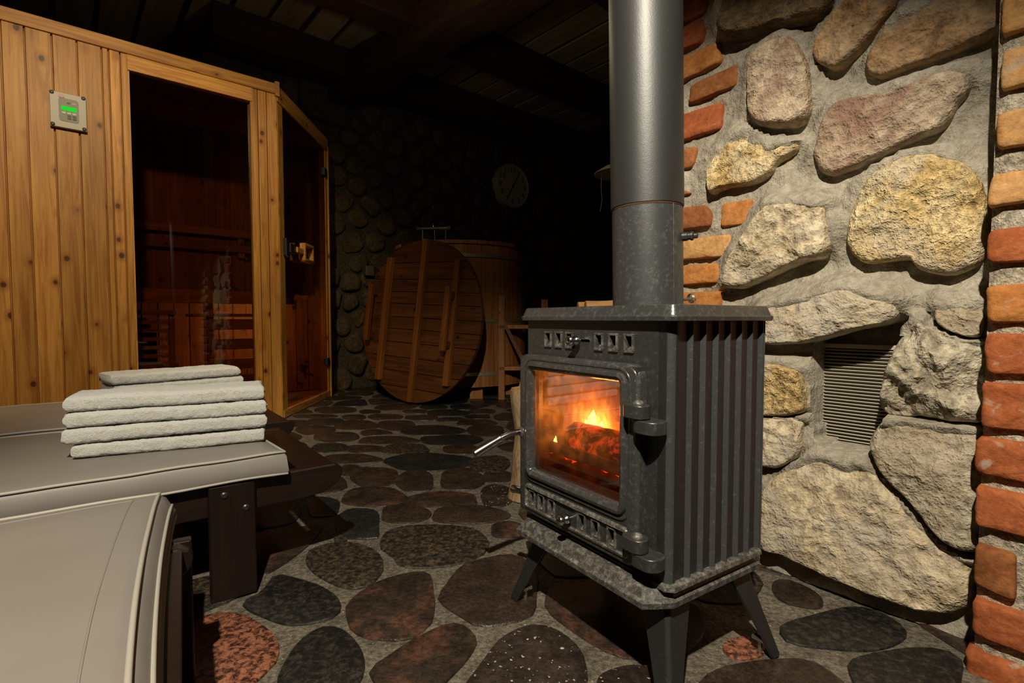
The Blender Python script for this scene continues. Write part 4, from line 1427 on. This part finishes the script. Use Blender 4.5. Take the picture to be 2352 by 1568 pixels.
for i in range(len(xs)):
    a = xs[i]
    b = xs[i + 1] if i + 1 < len(xs) else wx0
    m = MB()
    g = 0.004
    m.loft([[(a + g, 0.006, z), (a + g + 0.004, -0.002, z), (b - g * 0.2, -0.002, z), (b, 0.003, z), (b, 0.02, z), (a + g, 0.02, z)] for z in (0.02, zh)])
    m.build('plank', M['pine'], sauna)
bx('plank_backing', (xs[0], 0.014, 0.02), (wx0 - 0.002, 0.03, zh), M['pine_in'], sauna)
# right-hand posts of the front
pxs = [wx1, gx(597, 500), gx(617, 500), 0.0]
for a, b in zip(pxs[:-1], pxs[1:]):
    bx('corner_post', (a + 0.0015, -0.003, 0.0), (b - 0.0015, 0.05, zh if b < 0 else zh), M['pine'], sauna, 0.003)
bx('window_reveal', (wx1 - 0.008, 0.0, 0.06), (wx1 + 0.002, 0.055, zw), M['pine'], sauna)
bx('window_reveal', (wx0 - 0.002, 0.004, 0.06), (wx0 + 0.006, 0.055, zw), M['pine'], sauna)
# head rail and window lintel
bx('head_rail', (-2.3, -0.012, zh), (0.004, 0.05, SH), M['pine_x'], sauna, 0.003)
bx('head_cap', (-0.012, -0.016, zh - 0.012), (0.014, 0.055, SH + 0.012), M['pine_x'], sauna, 0.002)
bx('window_lintel', (wx0 - 0.003, -0.006, zw), (wx1 + 0.003, 0.05, zh), M['pine_x'], sauna, 0.003)
bx('window_sill', (wx0 - 0.003, -0.006, 0.0), (wx1 + 0.003, 0.05, 0.08), M['pine_x'], sauna, 0.003)
bx('window_pane', (wx0, 0.032, 0.07), (wx1, 0.038, zw + 0.01), M['sauna_glass'], sauna, label='dark bronze tinted glass')
# angled door face
D2 = Vector((0.5946, 0.740))
DL = D2.length
da = math.atan2(D2.y, D2.x)
def dpart(name, a, b, mat, bevel=0.0, parent=None, label=None):
    o = bx(name, a, b, mat, parent or sauna, bevel, label=label)
    if parent is None or parent is sauna:
        o.rotation_euler = (0, 0, da)
    return o
dpart('door_jamb', (0.005, 0.0, 0), (0.085, 0.05, SH - 0.10), M['pine'], 0.003)
dpart('door_jamb', (DL - 0.055, 0.0, 0), (DL, 0.05, SH - 0.10), M['pine'], 0.003)
dpart('door_jamb_edge', (DL - 0.012, -0.012, 0), (DL + 0.004, 0.05, SH - 0.06), M['pine'], 0.003)
dpart('door_head', (0.0, -0.006, SH - 0.10), (DL + 0.004, 0.05, SH), M['pine_x'], 0.003)
dpart('threshold', (0.02, -0.004, 0.0), (DL - 0.01, 0.06, 0.05), M['pine_x'], 0.003)
sdoor = empty('door'); sdoor.parent = sauna; sdoor.rotation_euler = (0, 0, da)
bx('door_pane', (0.088, 0.004, 0.055), (DL - 0.058, 0.012, SH - 0.105), M['sauna_glass'], sdoor, label='dark bronze tinted glass')
for z in (0.285, 1.76):
    hg = bx('hinge', (DL - 0.10, -0.012, z - 0.03), (DL - 0.04, 0.018, z + 0.03), M['black'], sdoor, 0.004)
# lock and square wooden pull
z0 = 1.07
bx('lock_case', (0.055, -0.022, z0 - 0.055), (0.115, 0.0, z0 + 0.055), M['black'], sdoor, 0.004)
bx('lock_arm', (0.10, -0.030, z0 - 0.03), (0.20, -0.012, z0 + 0.03), M['black'], sdoor, 0.004)
bx('pull_arm', (0.19, -0.040, z0 - 0.018), (0.33, -0.014, z0 + 0.018), M['pine_x'], sdoor, 0.004)
band((0.30, 0.48, z0 - 0.062, z0 + 0.062), 0.014, [(0.0, -0.012), (0.0, -0.045), (-0.004, -0.048), (-0.018, -0.048), (-0.021, -0.045), (-0.021, -0.012), (0.0, -0.012)]).build('pull_ring', M['pine'], sdoor, smooth=40)
# remaining walls, roof, floor
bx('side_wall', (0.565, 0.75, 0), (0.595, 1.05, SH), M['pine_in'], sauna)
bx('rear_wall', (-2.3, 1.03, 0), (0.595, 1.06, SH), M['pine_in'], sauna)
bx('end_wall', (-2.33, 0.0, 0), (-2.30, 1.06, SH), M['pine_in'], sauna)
m = MB(); m.prism([(-2.33, 0.02), (0.0, 0.02), (0.59, 0.75), (0.59, 1.06), (-2.33, 1.06)], SH - 0.03, SH - 0.005)
m.build('cabin_roof', M['pine_in_x'], sauna)
m = MB(); m.prism([(-2.3, 0.03), (-0.01, 0.03), (0.57, 0.75), (0.57, 1.04), (-2.3, 1.04)], 0.0, 0.02)
m.build('cabin_floor', M['pine_in_x'], sauna)
x = -1.45
while x < 0.55:
    m = MB()
    m.loft([[(x + 0.003, 1.03, z), (x + 0.003, 1.022, z), (x + 0.088, 1.022, z), (x + 0.091, 1.03, z)][::-1] for z in (0.03, SH - 0.04)])
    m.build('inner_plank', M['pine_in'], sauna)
    x += 0.094
for k in range(9):
    bx('roof_plank', (-1.6, 0.06 + k * 0.106, SH - 0.042), (0.0 + max(0, k - 0) * 0.05, 0.06 + k * 0.106 + 0.101, SH - 0.030), M['pine_in_x'], sauna)
# sauna interior furniture
def SL(x, y, z=0.0):
    p = C1 + SX * x + SY * y
    return (p.x, p.y, z)
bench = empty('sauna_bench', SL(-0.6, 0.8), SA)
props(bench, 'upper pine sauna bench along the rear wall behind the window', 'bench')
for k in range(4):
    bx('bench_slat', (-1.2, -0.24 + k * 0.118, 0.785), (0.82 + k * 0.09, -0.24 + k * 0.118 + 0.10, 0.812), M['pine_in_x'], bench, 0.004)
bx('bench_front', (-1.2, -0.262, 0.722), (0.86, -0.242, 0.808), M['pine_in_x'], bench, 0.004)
for xx in (-1.15, -0.3, 0.3, 0.75):
    bx('bench_leg', (xx, -0.2, 0.02), (xx + 0.05, -0.15, 0.785), M['pine_in'], bench)
rail = empty('backrest_rail', SL(-0.6, 1.0, 1.1), SA)
props(rail, 'pine backrest rails fixed to the sauna rear wall', 'backrest')
bx('rail_board', (-1.1, -0.03, 0.13), (1.02, -0.012, 0.19), M['pine_in_x'], rail, 0.006)
bx('rail_board', (-1.1, -0.03, 0.02), (1.02, -0.012, 0.075), M['pine_in_x'], rail, 0.006)
for xx in (-0.75, -0.08, 0.6):
    bx('rail_bracket', (xx, -0.016, -0.02), (xx + 0.045, 0.02, 0.23), M['pine_in'], rail, 0.004)
guard = empty('heater_guard', SL(-0.62, 0.36), SA)
props(guard, 'slatted wooden guard around the sauna heater, left behind the window', 'guard')
bx('top_rail', (-0.30, -0.03, 0.645), (0.12, 0.03, 0.672), M['pine_in_x'], guard, 0.003)
for k in range(6):
    bx('slat', (-0.28, -0.012, 0.59 - k * 0.05), (0.09, 0.006, 0.612 - k * 0.05), M['pine_in_x'], guard, 0.002)
bx('post', (0.085, -0.015, 0.02), (0.115, 0.015, 0.65), M['pine_in'], guard)
bx('post', (-0.30, -0.015, 0.02), (-0.27, 0.015, 0.65), M['pine_in'], guard)
heater = empty('sauna_heater', SL(-0.74, 0.58), SA)
props(heater, 'dark sauna heater filled with stones behind the slatted guard', 'heater')
bx('heater_case', (-0.16, -0.12, 0.1), (0.16, 0.06, 0.56), M['iron_side'], heater, 0.01)
for xx in (-0.13, 0.1):
    bx('heater_foot', (xx, -0.09, 0.02), (xx + 0.03, 0.03, 0.1), M['iron_side'], heater)
for k in range(9):
    m = MB()
    r = 0.045 + 0.012 * rnd.random()
    m.lathe([(r * math.sin(PI * (i + .3) / 7.6), -r * .7 * math.cos(PI * (i + .3) / 7.6)) for i in range(8)], (-0.11 + (k % 3) * 0.1, -0.08 + (k // 3) * 0.05, 0.585 + 0.012 * rnd.random()), (0.2 * rnd.random(), 0.2, 1), 9)
    m.build('heater_stone', M['sauna_stone'], heater, smooth=50)
lower = empty('sauna_step_bench', SL(-0.20, 0.45), SA)
props(lower, 'low pine bench with open horizontal boards, right behind the window', 'bench')
for z in (0.59, 0.46, 0.33):
    bx('side_board', (-0.11, -0.012, z - 0.04), (0.24, 0.006, z + 0.03), M['pine_in_x'], lower, 0.004)
bx('seat_board', (-0.20, -0.03, 0.635), (0.26, 0.10, 0.655), M['pine_in_x'], lower, 0.003)
bx('seat_board', (-0.20, 0.105, 0.635), (0.26, 0.22, 0.655), M['pine_in_x'], lower, 0.003)
bx('bench_post', (-0.115, 0.006, 0.02), (-0.08, 0.04, 0.635), M['pine_in'], lower)
bx('bench_post', (0.2, 0.006, 0.02), (0.235, 0.04, 0.635), M['pine_in'], lower)
bx('foot_board', (-0.45, -0.05, 0.20), (0.26, -0.03, 0.25), M['pine_in_x'], lower)
bx('foot_leg', (-0.44, -0.045, 0.02), (-0.40, -0.032, 0.2), M['pine_in'], lower)
crate = empty('firewood_crate', SL(-0.66, 0.19), SA)
props(crate, 'low wooden crate on the sauna floor holding a white sheet', 'crate')
bx('crate_board', (-0.30, -0.06, 0.25), (0.14, -0.045, 0.37), M['pine_in_x'], crate, 0.003)
bx('crate_board', (-0.30, 0.085, 0.25), (0.14, 0.10, 0.37), M['pine_in_x'], crate, 0.003)
bx('crate_board', (-0.30, -0.06, 0.06), (0.14, -0.045, 0.235), M['pine_in_x'], crate, 0.003)
bx('crate_base', (-0.30, -0.045, 0.02), (0.14, 0.085, 0.30), M['pine_in'], crate, 0.003)
bx('white_sheet', (-0.29, -0.03, 0.385), (-0.08, 0.07, 0.392), M['paper'], crate)
bx('sheet_support', (-0.27, -0.02, 0.30), (-0.10, 0.06, 0.385), M['pine_in'], crate)
sl_ = bpy.data.lights.new('sauna_lamp', 'POINT')
sl_.energy = 7.0
sl_.color = (1.0, 0.66, 0.30)
sl_.shadow_soft_size = 0.06
so = bpy.data.objects.new('sauna_lamp', sl_)
COL.objects.link(so)
so.location = SL(0.12, 0.62, 0.62)

# ---------- control panel on the cabin front
cq = [sloc(112, 208), sloc(199, 229), sloc(199, 306), sloc(116, 291)]
cx0, cx1 = (cq[0][0] + cq[3][0]) / 2, (cq[1][0] + cq[2][0]) / 2
cz0, cz1 = (cq[2][1] + cq[3][1]) / 2, (cq[0][1] + cq[1][1]) / 2
cp_ = empty('control_panel', SL(cx0, -0.003, cz0), SA)
props(cp_, 'grey sauna control panel with a lit green display', 'control panel')
cw, ch = cx1 - cx0, cz1 - cz0
bx('panel_plate', (0, -0.022, 0), (cw, 0.0, ch), M['panel_grey'], cp_, 0.003)
for u_, v_ in ((.07, .06), (.92, .06), (.07, .95), (.92, .95)):
    MB().lathe([(0.0085, 0), (0.0085, 0.002), (0.004, 0.0035)], (cw * u_, -0.022, ch * v_), (0, -1, 0), 12).build('screw', M['key_dark'], cp_)
def prect(name, u0, u1, v0, v1, mat, h0, h1, r=0.004):
    m = MB()
    P = rrect(cw * u0, cw * u1, ch * v0, ch * v1, min(r, cw * (u1 - u0) * .45, ch * (v1 - v0) * .45), 4)
    m.loft([[(x, -0.022 - h, z) for x, z in P] for h in (h0, h1)])
    return m.build(name, mat, cp_)
prect('keypad', .24, .78, .19, .84, M['keypad'], -0.001, 0.002, 0.012)
prect('display', .31, .72, .50, .615, M['display'], 0.001, 0.003, 0.003)
prect('badge', .25, .40, .84, .93, M['red'], 0.0, 0.004, 0.02)
prect('lamp', .46, .56, .70, .74, M['key_dark'], 0.001, 0.0035)
prect('lamp', .60, .71, .69, .745, M['red'], 0.001, 0.0035)
for u0 in (.32, .46, .60): prect('button', u0, u0 + .11, .40, .455, M['key_pale'], 0.001, 0.004)
for u0 in (.46, .60):
    for v0 in (.33, .26): prect('button', u0, u0 + .115, v0, v0 + .05, M['key_dark'], 0.001, 0.004)

# ================================================================== BACK OF THE ROOM
# ---------- hot tub
TC, TR_ = Vector((-0.43, 4.42)), 0.545
tub = empty('hot_tub', (TC.x, TC.y, 0))
props(tub, 'round wooden stave tub with steel hoops by the back wall', 'tub')
NS = 34
proto = None
TB, TT = 0.10, 1.185
for k in range(NS):
    if proto is None:
        m = MB()
        a = PI / NS * 0.965
        ro, ri = TR_, TR_ - 0.04
        P = [(ri * math.cos(-a), ri * math.sin(-a)), (ro * math.cos(-a), ro * math.sin(-a)), (ro * 1.003, 0), (ro * math.cos(a), ro * math.sin(a)), (ri * math.cos(a), ri * math.sin(a))]
        m.prism(P, TB, TT)
        o = proto = m.build('stave', M['tub_wood'], tub)
    else:
        o = proto.copy()
        COL.objects.link(o)
    o.rotation_euler = (0, 0, 2 * PI * k / NS)
for k in range(10):
    m = MB()
    a0, a1_ = 2 * PI * (k + .006) / 10, 2 * PI * (k + .994) / 10
    P = [((TR_ + 0.012) * math.cos(a0 + (a1_ - a0) * i / 6), (TR_ + 0.012) * math.sin(a0 + (a1_ - a0) * i / 6)) for i in range(7)]
    P += [((TR_ - 0.09) * math.cos(a1_ + (a0 - a1_) * i / 6), (TR_ - 0.09) * math.sin(a1_ + (a0 - a1_) * i / 6)) for i in range(7)]
    m.prism(P, TT, TT + 0.028)
    m.build('rim_board', M['tub_wood'] if k % 3 else M['lid_wood'], tub, bevel=0.003)
for z in (0.20, 0.61, 1.10):
    MB().lathe([(TR_ + 0.0025, z - .014), (TR_ + 0.006, z - .013), (TR_ + 0.006, z + .013), (TR_ + 0.0025, z + .014)], seg=72).build('hoop', M['hoop'], tub, smooth=40)
MB().lathe([(0.0, 0.14), (TR_ - 0.042, 0.14), (TR_ - 0.042, 0.17), (0.0, 0.17)], seg=40).build('tub_base', M['tub_wood'], tub)
for a in (-2.0, -1.2, -0.4, 1.0, 2.2):
    x, y = 0.42 * math.cos(a), 0.42 * math.sin(a)
    bx('foot_block', (x - .05, y - .05, 0.0), (x + .05, y + .05, 0.14), M['tub_wood'], tub)

# ---------- faucet on the tub rim
fq = Vector((-0.60, 3.96))
fa = empty('tub_faucet', (fq.x, fq.y, TT + 0.028), -0.1)
props(fa, 'chrome mixer tap standing on the rim of the wooden tub', 'faucet')
for x in (-0.085, 0.01, 0.095):
    MB().tube([(x, 0, 0), (x, 0, 0.095)], 0.007, 10).build('riser', M['chrome'], fa, smooth=50)
MB().tube([(-0.10, 0, 0.098), (0.11, 0, 0.098)], 0.015, 12).build('mixer_body', M['chrome'], fa, smooth=50)
for x in (-0.115, 0.125):
    MB().lathe([(0.008, -0.02), (0.02, -0.014), (0.022, 0.012), (0.012, 0.02)], (x, 0, 0.1), (1, 0, 0), 12).build('tap_knob', M['chrome'], fa, smooth=50)
MB().tube([(0.0, 0, 0.105), (0.0, 0.0, 0.13), (0.0, 0.03, 0.15), (0, 0.09, 0.145), (0, 0.11, 0.12)], 0.009, 10).build('spout', M['chrome'], fa, smooth=50)

# ---------- round lid leaning on the tub
LR = 0.60
lb = Vector((-0.748, 3.745, 0.012))
lw = Vector((0.82, -0.57, 0.0)).normalized()
ln = Vector((-0.57, -0.82, 0.0)).normalized()
lean = math.radians(6.3)
lup = Vector((0, 0, 1)) * math.cos(lean) - ln * math.sin(lean)
lfr = lw.cross(lup).normalized()
lid = empty('round_tub_cover', lb)
rot = Matrix((lw, -lfr, lup)).transposed()
lid.rotation_euler = (rot @ Matrix.Rotation(math.radians(2.5), 3, 'Y')).to_euler()
props(lid, 'round plank cover with three battens leaning against the tub', 'tub cover')
edges = [0.0, 0.10, 0.215, 0.32, 0.43, 0.53, 0.62, 0.72, 0.81, 0.905, 1.03, 1.20]
for z0, z1 in zip(edges[:-1], edges[1:]):
    def half(z): return math.sqrt(max(0.0, LR * LR - (z - LR) ** 2))
    zs = [z0 + 0.0025 + (z1 - z0 - 0.005) * i / 6 for i in range(7)]
    P = [(half(z), z) for z in zs] + [(-half(z), z) for z in zs[::-1]]
    m = MB()
    jit = rnd.uniform(-0.002, 0.002)
    m.loft([[(x, y + jit, z) for x, z in P] for y in (-0.012, 0.014)])
    m.build('plank', M['lid_wood'], lid)
for x, a, b, hw in ((-0.33, 0.13, 1.07, 0.024), (0.03, 0.005, 1.195, 0.022), (0.36, 0.16, 1.04, 0.024)):
    m = MB()
    m.box((x - hw, -0.048, a), (x + hw, -0.012, b))
    m.build('batten', M['lid_batten'], lid, bevel=0.003)
for x, z0 in ((-0.475, 0.44), (0.355, 0.42)):
    y0 = -0.018 if x < 0 else -0.05
    m = bx('handle_bar', (x - .02, y0 - .065, z0 - .02), (x + .02, y0 - .035, z0 + .42), M['lid_batten'], lid, 0.003)
    bx('handle_block', (x - .02, y0 - .035, z0), (x + .02, y0 + .006, z0 + .05), M['lid_wood'], m)
    bx('handle_block', (x - .02, y0 - .035, z0 + .34), (x + .02, y0 + .006, z0 + .39), M['lid_wood'], m)

# ---------- steps by the tub
st = fl(1152, 917).xy
steps = empty('tub_steps', (st.x, st.y, 0), 0.05)
props(steps, 'wooden step ladder standing beside the tub, partly behind the stove', 'steps')
for x in (0.0, 0.33):
    bx('post', (x - .024, -.02, 0), (x + .024, .02, 0.80 if x == 0 else 0.77), M['tub_wood'], steps, 0.002)
    bx('rear_post', (x - .024, 0.10, 0), (x + .024, .13, 0.62), M['tub_wood'], steps, 0.002)
    bx('side_board', (x - .018, .02, 0.30), (x + .018, .10, 0.36), M['tub_wood'], steps)
m = MB()
m.add([(0.02, -.034, .62), (0.30, -.034, .06), (0.30, -.022, .06), (0.02, -.022, .62), (0.02, -.034, .56), (0.265, -.034, .06), (0.265, -.022, .06), (0.02, -.022, .56)],
      [(0, 1, 2, 3), (7, 6, 5, 4), (0, 4, 5, 1), (1, 5, 6, 2), (2, 6, 7, 3), (3, 7, 4, 0)])
m.build('brace', M['lid_batten'], steps)
bx('tread', (-0.02, -0.02, 0.545), (0.35, 0.13, 0.575), M['tub_wood'], steps, 0.003)
bx('tread', (-0.02, -0.02, 0.225), (0.35, 0.13, 0.255), M['tub_wood'], steps, 0.003)

# ---------- wall clock
cq = pl(1177, 427, BP + BN * 0.07, BN)
R = 0.235
clock = empty('wall_clock', (cq.x, cq.y, cq.z), math.atan2(U2.y, U2.x))
props(clock, 'round pale wall clock with dark numerals on the back wall', 'clock')
MB().lathe([(R, -0.075), (R, 0.012), (R - 0.008, 0.018), (R - 0.016, 0.012), (R - 0.018, 0.004)], (0, 0, 0), (0, -1, 0), 60).build('clock_case', M['clock_face'], clock, smooth=40)
MB().lathe([(R - 0.017, 0.003), (R - 0.017, 0.006)], (0, 0, 0), (0, -1, 0), 60).build('dial', M['clock_face'], clock)
for hh in range(1, 13):
    a = PI / 2 - hh * PI / 6
    cu = bpy.data.curves.new('numeral', 'FONT')
    cu.body = str(hh)
    cu.size = 0.082
    cu.align_x = 'CENTER'
    cu.align_y = 'CENTER'
    cu.extrude = 0.0008
    tmp = bpy.data.objects.new('numeral', cu)
    me = bpy.data.meshes.new_from_object(tmp)
    bpy.data.objects.remove(tmp)
    o = bpy.data.objects.new('numeral', me)
    me.materials.clear()
    me.materials.append(M['key_dark'])
    COL.objects.link(o)
    o.parent = clock
    o.location = (0.172 * math.cos(a), -0.0075, 0.172 * math.sin(a))
    o.rotation_euler = (PI / 2, 0, 0)
def hand(L, w, hour, name):
    a = PI / 2 - hour * PI / 6
    d, e = Vector((math.cos(a), 0, math.sin(a))), Vector((-math.sin(a), 0, math.cos(a)))
    m = MB()
    P = [d * -0.035 + e * w * .6, d * -0.035 - e * w * .6, d * L * 0.6 - e * w, d * L - e * w * .2, d * L + e * w * .2, d * L * 0.6 + e * w]
    m.loft([[(p.x, y, p.z) for p in P] for y in (-0.010, -0.012)])
    m.build(name, M['key_dark'], clock)
hand(0.175, 0.006, 1.05, 'minute_hand')
hand(0.165, 0.0075, 6.95, 'hour_hand')
MB().lathe([(0.011, 0.009), (0.011, 0.015)], (0, 0, 0), (0, -1, 0), 14).build('hand_boss', M['key_dark'], clock)

# ---------- socket on the back wall
oq = pl(847, 622, BP + BN * 0.05, BN)
sk = empty('wall_socket', (oq.x, oq.y, oq.z), math.atan2(U2.y, U2.x))
props(sk, 'small surface-mounted socket box on the back wall above the lid', 'socket')
bx('socket_case', (-.04, -.03, -.045), (.04, .06, .045), M['outlet'], sk, 0.006)
MB().lathe([(0.026, 0.03), (0.026, 0.033), (0.02, 0.034)], (0, 0, 0), (0, -1, 0), 16).build('socket_ring', M['outlet'], sk)

# ---------- floor lamp behind the pipe
lp = ray(1424, 400)
lp = lp * (3.1 / lp.y) + Vector((0, 0, CAM_H))
lamp = empty('floor_lamp', (lp.x, lp.y, 0))
props(lamp, 'unlit floor lamp with a pale saucer shade, half hidden by the flue pipe', 'lamp')
MB().lathe([(0.02, 0.06), (0.09, 0.035), (0.150, 0.0), (0.152, 0.0), (0.152, 0.004), (0.092, 0.042), (0.022, 0.068)], (0, 0, lp.z), seg=40).build('lamp_shade', M['shade'], lamp, smooth=60)
MB().lathe([(0.0, -0.002), (0.144, -0.002), (0.144, 0.002), (0.0, 0.002)], (0, 0, lp.z + 0.006), seg=40).build('shade_diffuser', M['shade'], lamp)
MB().tube([(0, 0, 0.02), (0, 0, lp.z + 0.05)], 0.011, 10).build('lamp_pole', M['iron_side'], lamp, smooth=50)
MB().lathe([(0.13, 0.0), (0.13, 0.012), (0.03, 0.03), (0.011, 0.04)], seg=30).build('lamp_base', M['iron_side'], lamp, smooth=40)
MB().tube([(-0.11, 0, lp.z), (-0.112, 0, lp.z - 0.08), (-0.105, 0, lp.z - 0.14), (-0.115, 0, lp.z - 0.22)], 0.002, 6).build('pull_cord', M['shade'], lamp)

# ---------- firewood
def log_mesh(length, r, seed, bend=0.02, n=16, ns=18):
    rings = []
    for i in range(n + 1):
        f = i / n
        rr = r * (1 + 0.10 * noise.noise(Vector((f * 4, seed, 1))))
        if i in (0, n): rr *= 0.97
        ox = bend * math.sin(PI * f)
        rings.append([(rr * math.cos(2 * PI * k / ns) * (1 + .09 * noise.noise(Vector((math.cos(2 * PI * k / ns) * 2, math.sin(2 * PI * k / ns) * 2, seed + f * 2)))) + ox,
                       rr * math.sin(2 * PI * k / ns) * (1 + .09 * noise.noise(Vector((math.sin(2 * PI * k / ns) * 2, f * 3, seed)))), length * f) for k in range(ns)])
    return rings
sp = fl(1210, 1152).xy
log = empty('firewood_log', (sp.x, sp.y + 0.05, 0))
props(log, 'pale barked log standing on end behind the stove', 'log')
rg = log_mesh(0.375, 0.064, 4.2)
rg = [[(x * (1.06 - 0.16 * i / 16), y * (1.06 - 0.16 * i / 16), z) for x, y, z in r] for i, r in enumerate(rg)]
MB().loft(rg).build('bark', M['bark'], log, smooth=60)
m = MB()
m.loft([[(x * .97, y * .97, 0.372) for x, y, z in rg[-1]], [(x * .93, y * .93, 0.382) for x, y, z in rg[-1]], [(x * .62 + .008, y * .62, 0.385) for x, y, z in rg[-1]], [(x * .58 + .01, y * .58, 0.402) for x, y, z in rg[-1]]])
m.build('cut_end', M['log_end'], log)

pile = Vector((0.292, 2.10))
r5 = random.Random(5)
for row in range(8):
    for c in range(3):
        top = row == 7
        lab = 'split log below the top layer of the firewood pile behind the stove'
        if top: lab = ['front split log on top of the firewood pile behind the flue pipe', 'middle split log on top of the firewood pile behind the flue pipe', 'rear split log on top of the firewood pile behind the flue pipe'][c]
        rt = empty('firewood_log', (pile.x + r5.uniform(-0.012, 0.012), pile.y + c * 0.094, 0.045 + row * 0.0865), 0)
        props(rt, lab, 'log', 'firewood pile')
        L = 0.33 + r5.uniform(-.01, .02)
        rings = [[(z, x, y) for x, y, z in r] for r in log_mesh(L, 0.0455, r5.uniform(0, 30), 0.0, 8, 10)]
        MB().loft(rings).build('log_body', M['log_cut'], rt, smooth=40)
